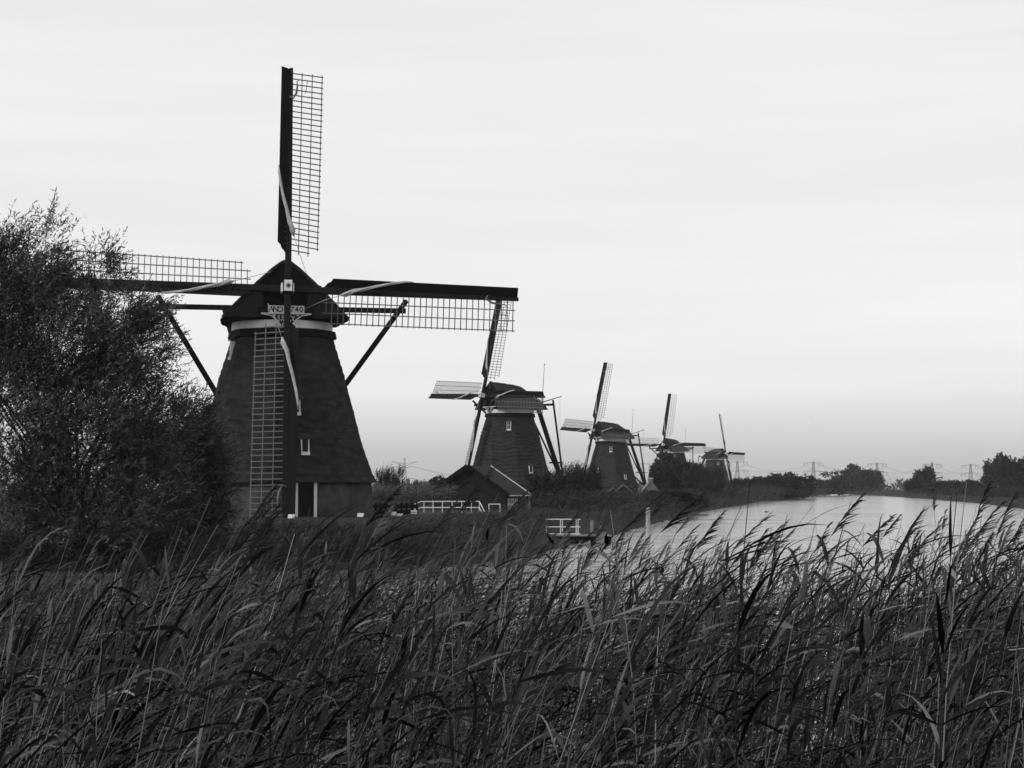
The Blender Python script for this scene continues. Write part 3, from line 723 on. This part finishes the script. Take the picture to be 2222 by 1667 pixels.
def pylon2():
    q = MB(); th = .4; H = 44
    def hw(z): return max(.7, 3.4*(1-z/30)+1.2)
    lv = [0, 8, 15, 21, 26, 31, 36, 40, H]
    for z0, z1 in zip(lv, lv[1:]):
        a, b_ = hw(z0), hw(z1)
        for s in (-1, 1):
            for sy in (-1, 1): q.beam((s*a, sy*a, z0), (s*b_, sy*b_, z1), th, th)
            q.beam((-a, s*a, z0), (b_, s*b_, z1), th*.6, th*.6); q.beam((a, s*a, z0), (-b_, s*b_, z1), th*.6, th*.6)
    for s in (-1, 1):
        q.beam((0, 0, 33), (s*16, 0, 40), .5, .5); q.beam((0, 0, 36), (s*16, 0, 40), .35, .35)
        q.beam((0, 0, 31.5), (s*9, 0, 33.5), .5, .5); q.beam((s*9, 0, 33.5), (s*17, 0, 32), .5, .5)
        q.beam((0, 0, 17), (s*9, 0, 18.5), .5, .5); q.beam((s*9, 0, 18.5), (s*17, 0, 16.5), .5, .5); q.beam((0, 0, 15), (s*9, 0, 18.5), .3, .3)
    return q.mesh('electricity_pylon', M['steel'])
D = 2300; p = at(878, 994, D); o = link('electricity_pylon', pylon2()); o.location = (p.x, D, p.z-44); tag(o, 'grey pylon with upswept arms between the front mill and the second mill', 'pylon', 'distant electricity pylons'); pl = o
def cable(a, b_, sag, lab):
    pts = []; a = Vector(a); b_ = Vector(b_)
    for i in range(15):
        t_ = i/14; v = a.lerp(b_, t_); v.z -= sag*4*t_*(1-t_); pts.append(v-a)
    q = MB(); q.tube(pts, .17, 3); o = q.build('power_cable', M['steel']); o.location = a; tag(o, lab, 'power cable', 'sagging power cables between the pylons')
names_ = ['mill four', 'mill five', 'round bushes', 'round tree', 'pointed tree', 'far right tree']
for i in range(len(pyl)-1):
    a, b_ = pyl[i].location, pyl[i+1].location
    for z_, s, nm in ((38, -13, 'upper left'), (38, 13, 'upper right'), (21.5, -13, 'lower left'), (21.5, 13, 'lower right')):
        cable(a+Vector((s, 0, z_-4 if z_ > 30 else z_)), b_+Vector((s, 0, z_-4 if z_ > 30 else z_)), 9, '%s power cable between the pylons by %s and %s' % (nm, names_[i], names_[i+1]))
a = pyl[-1].location
cable(a+Vector((13, 0, 34)), a+Vector((330, 60, 36)), 9, 'upper power cable leaving the last pylon to the right behind the tree')
cable(a+Vector((13, 0, 21)), a+Vector((330, 60, 23)), 9, 'lower power cable leaving the last pylon to the right behind the tree')
a = pl.location
for z_, nm in ((32, 'upper'), (31, 'middle'), (16.5, 'lower')):
    cable(a+Vector((17, 0, z_)), a+Vector((260, -100, z_-2)), 16, nm+' power cable running right from the upswept pylon behind the shed')
    cable(a+Vector((-17, 0, z_)), a+Vector((-260, 100, z_-2)), 14, nm+' power cable running left from the upswept pylon behind the front mill')

# ------------------------------------------------------------------ trees and bushes
def foliage(blobs, n_tw, tw_len, leaf_l, leaf_w, per, seed, wind=.35, up=.6, clump=60, spread=.16, shell=2.2, floor=.0):
    rg = np.random.default_rng(seed); bl = np.array(blobs, float)
    wgt = (bl[:, 3]*bl[:, 4]*bl[:, 5])**(.75); wgt /= wgt.sum()
    def sample(n, sh):
        k = rg.choice(len(bl), n, p=wgt); d = rg.normal(size=(n, 3)); d /= np.linalg.norm(d, axis=1)[:, None]
        r = rg.random(n)**(1/sh); return bl[k, :3] + d*r[:, None]*bl[k, 3:6], d, bl[k, 3:6]
    cc, cd, cs = sample(clump, shell); k = rg.integers(0, clump, n_tw)
    P = cc[k] + rg.normal(size=(n_tw, 3))*cs[k]*spread; out_ = cd[k]
    free = rg.random(n_tw) < .35; P2, d2, _ = sample(n_tw, shell); P[free] = P2[free]; out_[free] = d2[free]
    P[:, 2] = np.maximum(P[:, 2], floor)
    dr_ = out_*.55 + rg.normal(size=(n_tw, 3))*.35; dr_[:, 2] += up; dr_[:, 0] += wind; dr_ /= np.linalg.norm(dr_, axis=1)[:, None]
    Ls = tw_len*(.5+rg.random(n_tw))
    tone_c = .45 + 1.0*rg.random(clump); tone = tone_c[k]*(.5+1.3*rg.random(n_tw)**2)
    t_ = (np.arange(per)+.5)/per
    base = P[:, None] + dr_[:, None]*(Ls[:, None]*t_[None])[..., None]
    base[..., 0] += wind*.3*Ls[:, None]*t_**2
    base = base.reshape(-1, 3); n = len(base)
    ld = np.repeat(dr_, per, 0)*.8 + rg.normal(size=(n, 3))*.55; ld[:, 0] += wind*.5; ld /= np.linalg.norm(ld, axis=1)[:, None]
    sd_ = np.cross(ld, rg.normal(size=(n, 3))); sd_ /= np.linalg.norm(sd_, axis=1)[:, None]+1e-9
    l = leaf_l*(.6+.8*rg.random(n))[:, None]; wv = leaf_w*(.7+.6*rg.random(n))[:, None]
    V = np.stack([base, base+ld*l*.45+sd_*wv/2, base+ld*l, base+ld*l*.45-sd_*wv/2], 1).reshape(-1, 3)
    i = np.arange(n)[:, None]*4 + np.arange(4)[None]
    return V, i, np.repeat(np.repeat(tone, per), 4), P
def tree(name, pos, blobs, label, cat='tree', n_tw=1500, tw_len=.7, leaf=(.18, .035), per=20, seed=0, mat='leaf', wind=.35, up=.6, group=None, stems=1, limbs=14, trunk_r=.15, clump=60, spread=.16, mesh=None, scale=1., rz=0):
    root = empty(name, pos, rz); tag(root, label, cat, group); root.scale = (scale,)*3
    if mesh is None:
        V, I, tn, P = foliage(blobs, n_tw, tw_len, leaf[0], leaf[1], per, seed, wind, up, clump, spread)
        cm = np_mesh('crown', V, I, M[mat], tn)
        q = MB(); rg = random.Random(seed)
        for s in range(stems):
            b0 = Vector((rg.uniform(-.5, .5)*(stems > 1)*1.6, rg.uniform(-.4, .4)*(stems > 1), -.4))
            for k in range(max(1, limbs//stems)):
                tgt = Vector(P[rg.randrange(len(P))]); mid = b0.lerp(tgt, .45) + Vector((rg.uniform(-.2, .2), rg.uniform(-.2, .2), .25*tgt.z*.3))
                mid.x = b0.x + (mid.x-b0.x)*.7
                q.tube([b0, mid.lerp(b0, .5)+Vector((rg.uniform(-.1, .1), 0, 0)), mid, tgt], [trunk_r, trunk_r*.7, trunk_r*.42, trunk_r*.08], 5)
        tm = q.mesh('trunk', M['bark'])
    else: cm, tm = mesh
    link('crown', cm, root); link('trunk', tm, root)
    return cm, tm
# the tall willow at the left; blob coordinates in metres relative to its foot (1 m = 64.5 px)
DW = 62.
def bl(px, py, rx, ry, rz_, dy=0, D=DW, x0=150, z0=.9):
    p = at(px, py, D); c = at(x0, 1000, D); s = D/F; return (p.x-c.x, dy, p.z-z0, rx*s, ry, rz_*s)
c = at(150, 1000, DW)
wb = [bl(112, 520, 24, .8, 75), bl(38, 560, 42, 1.2, 85), bl(90, 630, 66, 1.6, 100), bl(215, 590, 34, 1.0, 66, .4), bl(-20, 680, 70, 1.8, 150), bl(-70, 760, 60, 1.6, 230),
      bl(130, 770, 120, 2.0, 140), bl(262, 720, 80, 1.7, 100), bl(318, 790, 58, 1.3, 100, -.5), bl(20, 880, 110, 2, 170), bl(205, 930, 140, 2.1, 170), bl(325, 960, 80, 1.6, 120, .5),
      bl(60, 1080, 130, 2, 130), bl(230, 1100, 150, 2, 120), bl(345, 1090, 75, 1.6, 100)]
tree('willow_tree', (c.x, DW, .9), wb, 'tall shaggy willow at the left edge hiding the tip of the left sail', 'tree', 11000, .72, (.17, .034), 18, 11, 'leaf', .30, .55, stems=7, limbs=42, trunk_r=.11, clump=230, spread=.18)
DW2 = 66.; c = at(420, 1000, DW2)
wb = [bl(408, 900, 32, .8, 50, 0, DW2, 420), bl(385, 980, 50, 1.0, 70, 0, DW2, 420), bl(440, 960, 26, .8, 60, .3, DW2, 420), bl(392, 1060, 64, 1.2, 80, 0, DW2, 420), bl(455, 1010, 36, .9, 50, 0, DW2, 420), bl(450, 1085, 40, 1., 60, .2, DW2, 420), bl(400, 1140, 78, 1.2, 60, 0, DW2, 420)]
tree('willow_bush', (c.x, DW2, .9), wb, 'lower willow bush leaning over the foot of the front mill', 'bush', 3600, .6, (.16, .034), 16, 12, 'leaf', .45, .5, stems=4, limbs=16, trunk_r=.06, clump=70, spread=.2)

# generic crowns, shared meshes
def wispy(seed, W=3., H=5., n=1900):
    rg = random.Random(seed); b_ = [(0, 0, H*.3, W*.9, W*.6, H*.32)]
    for k in range(5): x_ = (k-2)/2*W*.75+rg.uniform(-.3, .3); b_.append((x_, rg.uniform(-.5, .5), H*(.60-.1*abs(k-2)*.5+rg.uniform(-.08, .08)), W*.30, W*.3, H*.3))
    V, I, tn, P = foliage(b_, n, .8, .22, .055, 14, seed, .5, .8, 60, .18)
    q = MB()
    for k in range(9):
        tgt = Vector(P[rg.randrange(len(P))]); q.tube([(0, 0, -.3), tgt*.5+Vector((0, 0, .3)), tgt], [.08, .05, .01], 4)
    return np_mesh('crown', V, I, M['leaf_far'], tn), q.mesh('trunk', M['bark'])
def rounded(seed, W=4., H=7., n=1700, leaf=(.42, .24), lumps=12):
    rg = random.Random(seed); b_ = [(0, 0, H*.45, W*.75, W*.7, H*.42)]
    for k in range(lumps):
        a = rg.uniform(0, 6.28); h_ = rg.uniform(.3, .85); rr = W*.62*math.sqrt(max(.05, 1-(h_-.4)**2*2.6)); b_.append((math.cos(a)*rr, math.sin(a)*rr*.8, H*h_, W*.34, W*.34, H*.17))
    V, I, tn, P = foliage(b_, n, .7, leaf[0], leaf[1], 12, seed, .1, .25, 60, .2, 3.2)
    q = MB()
    for k in range(10):
        tgt = Vector(P[rg.randrange(len(P))]); q.tube([(0, 0, -.5), Vector((0, 0, H*.25)), tgt*.6, tgt], [.25, .2, .1, .02], 5)
    return np_mesh('crown', V, I, M['leaf_far'], tn), q.mesh('trunk', M['bark'])
WM = [wispy(21), wispy(22, 3.2, 5), wispy(23, 2.7, 5)]
RM = [rounded(31), rounded(32), rounded(33, 4, 7, 1600, (.4, .2), 14)]
# (px centre, top y, half width px, distance, kind, label)
TREES = [
 (843, 1010, 30, 185, 'w', 'wispy willow bush just right of the front mill, its top bent by wind', 'bush'),
 (908, 1044, 34, 195, 'w', 'lower wispy bush between the pylon and the shed', 'bush'),
 (953, 1033, 28, 215, 'r', 'small dark bush touching the left side of the shed roof', 'bush'),
 (1190, 1018, 54, 168, 'w', 'pale willow bush beside the right wall of the shed', 'bush'),
 (1232, 1006, 42, 172, 'w', 'tall wispy willow between the second and third windmills, left peak', 'bush'),
 (1272, 1003, 36, 178, 'w', 'tall wispy willow between the second and third windmills, right peak', 'bush'),
 (1228, 1060, 66, 152, 'r', 'broad low willow scrub in front of the two tall willows', 'bush'),
 (1315, 1066, 50, 175, 'r', 'low scrub beneath the third windmill', 'bush'),
 (1428, 1000, 24, 345, 'r', 'narrow leafy tree at the left edge of the fourth mill', 'tree'),
 (1462, 990, 50, 350, 'r', 'broad round tree covering the body of the fourth mill', 'tree'),
 (1505, 1003, 34, 345, 'r', 'dark round tree right of the fourth mill body', 'tree'),
 (1540, 1008, 34, 335, 'w', 'slim dark willow left of the fifth mill body', 'tree'),
 (1560, 1040, 40, 325, 'w', 'low willow below the fifth mill', 'bush'),
 (1450, 1064, 60, 190, 'r', 'rounded sedge-like bush at the canal edge below the fourth mill', 'bush'),
 (1508, 1074, 34, 205, 'r', 'low rounded bush at the water edge, right end of the near bank', 'bush'),
 (1585, 1066, 36, 330, 'w', 'low shrub on the bank below the fifth mill', 'bush'),
 (1612, 1037, 30, 400, 'r', 'dark pointed bush right of the fifth mill', 'bush'),
 (1668, 1028, 42, 470, 'r', 'high round bush in the left bank row, first right of the pointed one', 'bush'),
 (1706, 1030, 36, 480, 'r', 'round bush in the left bank row, middle one', 'bush'),
 (1742, 1032, 34, 500, 'r', 'round bush in the left bank row below a pylon', 'bush'),
 (1655, 1058, 34, 430, 'r', 'low dark bush at the water in front of the left bank row', 'bush'),
 (1700, 1062, 34, 440, 'r', 'low bush at the water edge near the canal bend', 'bush'),
 (1788, 1040, 30, 720, 'r', 'low bush left of the large round tree', 'bush'),
 (1820, 1032, 26, 740, 'r', 'bush with a taller crown close by the large round tree', 'bush'),
 (1862, 1013, 36, 860, 'r', 'large round tree at the canal bend', 'tree'),
 (1896, 1020, 30, 870, 'r', 'tree merging with the right side of the large round tree', 'tree'),
 (2004, 1012, 26, 620, 'r', 'pointed tree on the right bank with a tiny mill behind it', 'tree'),
 (1985, 1040, 26, 600, 'r', 'low bush left of the pointed tree', 'bush'),
 (2040, 1043, 28, 580, 'r', 'bush right of the pointed tree', 'bush'),
 (2075, 1042, 30, 550, 'r', 'bush in the right bank row, second from the pointed tree', 'bush'),
 (2112, 1044, 32, 520, 'r', 'bush in the right bank row below a pylon', 'bush'),
 (2025, 1058, 24, 520, 'r', 'low waterside bush on the right bank, farthest one', 'bush'),
 (2066, 1062, 26, 460, 'r', 'low waterside bush on the right bank, second farthest', 'bush'),
 (2110, 1062, 30, 410, 'r', 'low waterside bush on the right bank, middle one', 'bush'),
 (2156, 1060, 34, 370, 'w', 'pale waterside bush on the right bank, second nearest', 'bush'),
 (2205, 1060, 40, 330, 'w', 'pale waterside bush at the right edge of view', 'bush'),
 (2170, 992, 40, 560, 'r', 'big domed tree at the far right above the greenhouse', 'tree'),
 (2212, 994, 44, 565, 'r', 'big domed tree cut by the right edge', 'tree'),
]
rt = random.Random(8)
for i, (px, top, hw_, D, kd, lab, cat) in enumerate(TREES):
    t_ = at(px, top, D); gz = float(height(np.array([t_.x]), np.array([D]))[0]); gz = max(gz, .3)
    H = t_.z-gz; W = hw_*D/F
    cm, tm = (WM if kd == 'w' else RM)[i % 3]
    h0, w0 = (5.0, 3.0) if kd == 'w' else (7.0, 4.0)
    r_ = empty('willow_bush' if kd == 'w' and cat == 'bush' else 'round_bush' if cat == 'bush' else 'tree', (t_.x, D, gz), 0)
    if kd == 'r': r_.rotation_euler.z = rt.uniform(0, 6.28)
    r_.scale = (W/w0*1.0, W/w0*1.0, H/h0*(1.0 if kd == 'w' else .99)); tag(r_, lab, cat, 'trees and bushes along the canal')
    link('crown', cm, r_); link('trunk', tm, r_)
# umbrella shaped small tree
p = at(1811, 1025, 730); b_ = [(0, 0, 7.3, 5.2, 2, .7), (2, 0, 8.2, 2.5, 1.5, .5)]
tree('flat_topped_tree', (p.x, 730, 1), b_, 'small umbrella shaped tree left of the large round tree', 'tree', 160, .8, (.5, .22), 10, 5, 'leaf_far', .2, .1, limbs=6, trunk_r=.22, clump=14)
# far wood as one mass
rg = random.Random(3); b_ = []
for k in range(150):
    D = rg.uniform(1150, 1500); px = rg.uniform(700, 2350); hh = rg.uniform(3.5, 6.5); c = at(px, 1060, D); b_.append((c.x, D, 1+hh*.5, rg.uniform(9, 20), 8, hh*.55))
V, I, tn, P = foliage(b_, 9000, 2.0, 1.3, .8, 6, 77, .1, .2, 700, .2, 2.0, .6)
tag(link('far_wood', np_mesh('far_wood', V, I, M['leaf_far'], tn)), 'low distant belt of trees on the horizon', 'woodland', kind='stuff')

# ------------------------------------------------------------------ reeds
def reed_variant(rg, H, leaves, plume, lean, segs=6, dead=False, lw=1., sides=3):
    """one stalk: (verts, quads, tone)"""
    V = []; Q = []; Tn = []
    def curve(t_): return np.array([lean*H*(t_**1.7)+.02*math.sin(t_*5+ph), .03*math.sin(t_*4+ph2), H*t_*(1-.10*lean*t_)])
    ph, ph2 = rg.uniform(0, 6), rg.uniform(0, 6); r0 = (.0048 if not dead else .0055)
    n = segs; ts = np.linspace(0, 1, n+1)
    for i, t_ in enumerate(ts):
        c = curve(t_); r = r0*(1-.72*t_)
        for k in range(sides): a = 2*math.pi*k/sides; V.append(c+np.array([math.cos(a)*r, math.sin(a)*r, 0])); Tn.append(6.5 if dead else 2.1)
    for i in range(n):
        for k in range(sides): Q.append((i*sides+k, i*sides+(k+1) % sides, (i+1)*sides+(k+1) % sides, (i+1)*sides+k))
    for j in range(leaves):
        t_ = .22+.74*(j+rg.uniform(0, .8))/leaves; p = curve(t_)
        az = rg.gauss(0, .85) if rg.random() < .74 else rg.uniform(0, 6.28)
        L = rg.uniform(.20, .42)*(1.1-.35*abs(t_-.6)); w_ = rg.uniform(.009, .030 if rg.random() < .3 else .020)*lw; el = rg.uniform(.1, 1.3); droop = rg.uniform(.3, 1.9)
        if rg.random() < .15: droop *= 1.8
        tw = rg.uniform(-.9, .9); twr = rg.uniform(-1.5, 1.5); ns = 5; tt = .4+1.5*rg.random()**2
        q = p.copy(); b0 = len(V)
        for s in range(ns+1):
            u = s/ns; e_ = el - droop*u*u
            d = np.array([math.cos(az)*math.cos(e_), math.sin(az)*math.cos(e_), math.sin(e_)])
            side = np.cross(d, [0, 0, 1.]); side /= np.linalg.norm(side)+1e-6; upv = np.cross(side, d); ang = tw+twr*u
            sv = side*math.cos(ang)+upv*math.sin(ang)
            ww = w_*(min(1, .35+u*3.2))*(1-u**2.2)
            ww = max(ww, .0012)
            V.append(q-sv*ww/2); V.append(q+sv*ww/2); Tn += [tt, tt]
            q = q + d*L/ns; 
            if s > 0: az += (0-az)*.06 if abs(az) < 2.2 else 0
        for s in range(ns): a = b0+s*2; Q.append((a, a+1, a+3, a+2))
    if plume:
        PL = rg.uniform(.17, .28); tip = curve(1.0); d0 = curve(1.0)-curve(.93); d0 /= np.linalg.norm(d0)
        nf = 30; wind_ = rg.uniform(.25, .6)
        for j in range(nf):
            u = j/nf; root_ = tip + d0*PL*(u-.35); root_[0] += wind_*PL*.45*max(0, u)**2
            fl = PL*rg.uniform(.35, .62)*(1.15-u*.75); dd = d0*.75+np.array([wind_*.9, rg.gauss(0, .22), rg.gauss(.0, .16)]); dd /= np.linalg.norm(dd)
            b0 = len(V); q = root_
            for s in range(3):
                ww = (.0055, .006, .0012)[s]; sv = np.array([-.35, rg.uniform(-.4, .4), .85]); sv /= np.linalg.norm(sv)
                V.append(q-sv*ww/2); V.append(q+sv*ww/2); Tn += [1.0, 1.0]
                q = q + dd*fl/2; dd = dd+np.array([.35, 0, -.28]); dd /= np.linalg.norm(dd)
            for s in range(2): a = b0+s*2; Q.append((a, a+1, a+3, a+2))
    return np.array(V), np.array(Q), np.array(Tn)
def scatter(name, variants, pts, scales, rots, tones, tilt, mat, label, cat='reeds'):
    Vs = []; Qs = []; Ts = []; off = 0; rg = np.random.default_rng(5)
    order = rg.integers(0, len(variants), len(pts)) if not isinstance(variants, tuple) else None
    for vi in range(len(variants)):
        idx = np.where(order == vi)[0]
        if not len(idx): continue
        V, Q, Tn = variants[vi]; n = len(idx)
        c, s = np.cos(rots[idx]), np.sin(rots[idx])
        x_ = V[None, :, 0]*c[:, None]-V[None, :, 1]*s[:, None]; y_ = V[None, :, 0]*s[:, None]+V[None, :, 1]*c[:, None]; z_ = np.repeat(V[None, :, 2], n, 0)
        x_ = x_ + tilt[idx][:, None]*z_
        P = np.stack([x_, y_, z_], -1)*scales[idx][:, None, None]+pts[idx][:, None]
        Vs.append(P.reshape(-1, 3)); Qs.append((Q[None]+(np.arange(n)*len(V))[:, None, None]+off).reshape(-1, 4)); Ts.append((Tn[None]*tones[idx][:, None]).ravel()); off += n*len(V)
    me = np_mesh(name, np.concatenate(Vs), np.concatenate(Qs), M[mat], np.concatenate(Ts))
    return tag(link(name, me), label, cat, kind='stuff')
rr = random.Random(17)
plain = [reed_variant(rr, rr.uniform(1.55, 2.05), 10, False, rr.uniform(.06, .26)) for k in range(16)]
plumed = [reed_variant(rr, rr.uniform(1.85, 2.15), 6, True, rr.uniform(.12, .34)) for k in range(8)]
dead = [reed_variant(rr, rr.uniform(1.3, 1.9), 1, False, rr.uniform(.02, .15), dead=True) for k in range(4)]
rg = np.random.default_rng(42)
def wedge(n, y0, y1, mw=.31, pw=1.0):
    y = (y0**(1+pw) + rg.random(n)*(y1**(1+pw)-y0**(1+pw)))**(1/(1+pw)); x_ = (rg.random(n)*2-1)*(mw*y+.6); return x_, y
def bed(n, y0, y1, var, name, label, smin, smax, mat='reed', pw=1., keep=None):
    x_, y_ = wedge(n, y0, y1, pw=pw)
    gap = np.sin(x_*2.3+2*np.sin(y_*1.1))*np.cos(y_*1.7+x_)+rg.random(n)*1.0 > .16
    x_, y_ = x_[gap], y_[gap]
    if keep is not None: k = keep(x_, y_); x_, y_ = x_[k], y_[k]
    n = len(x_); z_ = np.maximum(height(x_, y_), -.15)
    patch = .5+.5*np.sin(x_*2.6+1.3*np.sin(y_*.8))*np.cos(y_*.9+x_*.4)
    s_ = smin+(smax-smin)*(.6*rg.random(n)+.4*patch)
    # the stand leans hard before the wind at the left, less to the right
    tl = .12+.14*np.clip((1-x_)/5, -1, 1)+rg.normal(size=n)*.15
    scatter(name, var, np.stack([x_, y_, z_], -1), s_, rg.normal(size=n)*.6, (.25+2.1*rg.random(n)**2.2)*(1 if 'dead' not in name else .6), tl, mat, label)
bed(900, 5.8, 11, plain, 'near_reeds', 'tall wind-bent reeds closest to the viewer', .78, 1.04, pw=.6)
bed(4000, 10, 24.5, plain, 'reed_bed', 'dense wind-bent reed bed beyond the nearest stalks', .76, 1.10, pw=.6)
bed(300, 9, 25, plumed, 'plumed_reeds', 'feathery reed plumes blown to the right above the reed bed', .86, 1.08, pw=1.0)
bed(330, 7.0, 15, dead, 'dead_reed_stalks', 'pale dry reed stalks among the green reeds', .9, 1.15, pw=.4)
bed(800, 12, 25, plain+plumed[:5], 'tall_reed_stand', 'tall reed stand swept right in front of the mill lawn', 1.0, 1.22, keep=lambda a, b: (a/b < .04) & (a/b > -.20))
bed(900, 17, 25, plain+plumed[:2], 'dark_reed_stand', 'taller dark reed stand at the right before the water', 1.1, 1.3, keep=lambda a, b: a/b > .19)

# shore reeds: shorter variants, coarse
def shore_variants(seed, n=8):
    r_ = random.Random(seed); L = []
    for k in range(n):
        v = reed_variant(r_, r_.uniform(1.0, 1.3), 6, False, r_.uniform(.15, .35), segs=3, lw=1.8, sides=3); L.append(v)
    return L
SV = shore_variants(9)
def shore(name, label, poly, n, s0, s1, zmax=1.2, tone=1.):
    # poly: list of (x,y,width) along the bank
    X = []; Y = []
    P = np.array(poly, float); seg = np.linalg.norm(np.diff(P[:, :2], axis=0), axis=1); k = rg.choice(len(seg), n, p=seg/seg.sum()); u = rg.random(n)
    a = P[k]; b_ = P[k+1]; c = a+(b_-a)*u[:, None]; d = (b_-a)[:, :2]; d /= np.linalg.norm(d, axis=1)[:, None]; off = (rg.random(n)-.5)*c[:, 2]
    x_ = c[:, 0]-d[:, 1]*off; y_ = c[:, 1]+d[:, 0]*off; z_ = np.clip(height(x_, y_), -.1, zmax)
    patch = .5+.5*np.sin(x_*.8+np.sin(y_*.5)*2)
    s_ = s0+(s1-s0)*(.5*rg.random(n)+.5*patch)
    scatter(name, SV, np.stack([x_, y_, z_], -1), s_, rg.normal(size=n)*.9, tone*(.6+.8*rg.random(n)), .1+rg.normal(size=n)*.12, 'reed_far', label)
shore('shore_reeds', 'soft reeds on the bank in front of the mill', [(-24, 62.5, 3), (-12, 62.5, 3), (-6, 64, 3), (-3.5, 67, 3)], 2600, .7, 1.15, .45)
shore('shore_reeds', 'reed clump on the bank between the mill lawn and the landing stage', [(-4.5, 67, 4), (-2.2, 73, 5), (-1.2, 84, 5), (-.5, 96, 5), (1.0, 106, 5)], 2300, .6, 1.05, .6)
shore('shore_reeds', 'reeds and sedge along the near canal bank', [(2, 106, 6), (8, 143, 8), (18, 215, 10), (31, 290, 14)], 3000, .8, 1.6, tone=.8)
shore('shore_reeds', 'reed fringe of the far left canal bank', [(35, 292, 6), (60, 432, 7), (78, 502, 8), (120, 736, 14), (141, 905, 25), (168, 905, 25)], 2600, 1.6, 2.8)
shore('shore_reeds', 'reed fringe of the right canal bank', [(168, 900, 12), (115, 512, 7), (90, 349, 6), (70.5, 247, 5)], 1800, 1.2, 2.2)
shore('pale_reeds', 'pale reed strip behind the plank fence', [(-15, 150, 8), (-5, 150, 8)], 800, 1.3, 2.0, tone=2.)

# ------------------------------------------------------------------ birds and ducks
def bird(px, py, D, s, label, rz=0.3):
    p = at(px, py, D); q = MB(); q.tube([(-.5*s, 0, 0), (-.2*s, 0, .02), (.15*s, 0, .02), (.42*s, 0, .03)], [.03*s, .1*s, .12*s, .03*s], 6)
    root = empty('bird', p, rz); tag(root, label, 'bird'); q.build('body', M['duck'], root, None, True)
    for sg in (-1, 1):
        q = MB(); q.add([(.15*s, sg*.08*s, 0), (.25*s, sg*.6*s, .28*s), (-.02*s, sg*1.3*s, .12*s), (-.08*s, sg*.6*s, .24*s), (-.2*s, sg*.08*s, 0),
                         (.15*s, sg*.08*s, .04*s), (.25*s, sg*.6*s, .31*s), (-.02*s, sg*1.3*s, .14*s), (-.08*s, sg*.6*s, .27*s), (-.2*s, sg*.08*s, .04*s)],
                        [(0, 1, 3, 4), (1, 2, 3), (9, 8, 6, 5), (8, 7, 6), (0, 5, 6, 1), (1, 6, 7, 2), (2, 7, 8, 3), (3, 8, 9, 4), (4, 9, 5, 0)])
        q.build('wing', M['duck'], root)
bird(1759, 907, 260, .26, 'tiny gliding bird low in the sky above the far bushes', .9)
bird(1645, 857, 300, .16, 'speck of a bird in the sky right of the fourth mill', .2)
bird(956, 438, 200, .10, 'speck of a bird high in the sky right of the tall sail', 0)
def duck(px, py, label, rz):
    D = EYE/((py-HY)/F); p = at(px, py, D); root = empty('duck', (p.x, D, 0), rz); root.scale = (.7,)*3; tag(root, label, 'duck', 'ducks on the canal')
    q = MB(); q.tube([(-.32, 0, .16), (-.2, 0, .09), (0, 0, .08), (.16, 0, .09), (.24, 0, .1)], [.02, .09, .13, .10, .04], 8); q.build('body', M['duck'], root, None, True)
    q = MB(); q.tube([(.18, 0, .1), (.24, 0, .22), (.27, 0, .28), (.33, 0, .28), (.4, 0, .26)], [.05, .04, .055, .045, .012], 8); q.build('head', M['duck'], root, None, True)
duck(1663, 1112, 'dark duck swimming on the left of the canal', 0); duck(1934, 1122, 'dark duck swimming near the middle right of the canal', 2.6)

# ------------------------------------------------------------------ thin evening haze
hm = bpy.data.materials.new('haze_air'); hm.use_nodes = True; t = hm.node_tree; t.nodes.clear()
ho = t.nodes.new('ShaderNodeOutputMaterial'); pv = t.nodes.new('ShaderNodeVolumePrincipled'); pv.inputs['Color'].default_value = g4(.92); pv.inputs['Density'].default_value = .00009
t.links.new(pv.outputs[0], ho.inputs['Volume'])
q = MB(); q.box((-4500, -4500, -2.5), (4500, 4500, 75)); h = q.build('haze', hm); tag(h, 'thin even haze in the air', 'haze', kind='stuff')
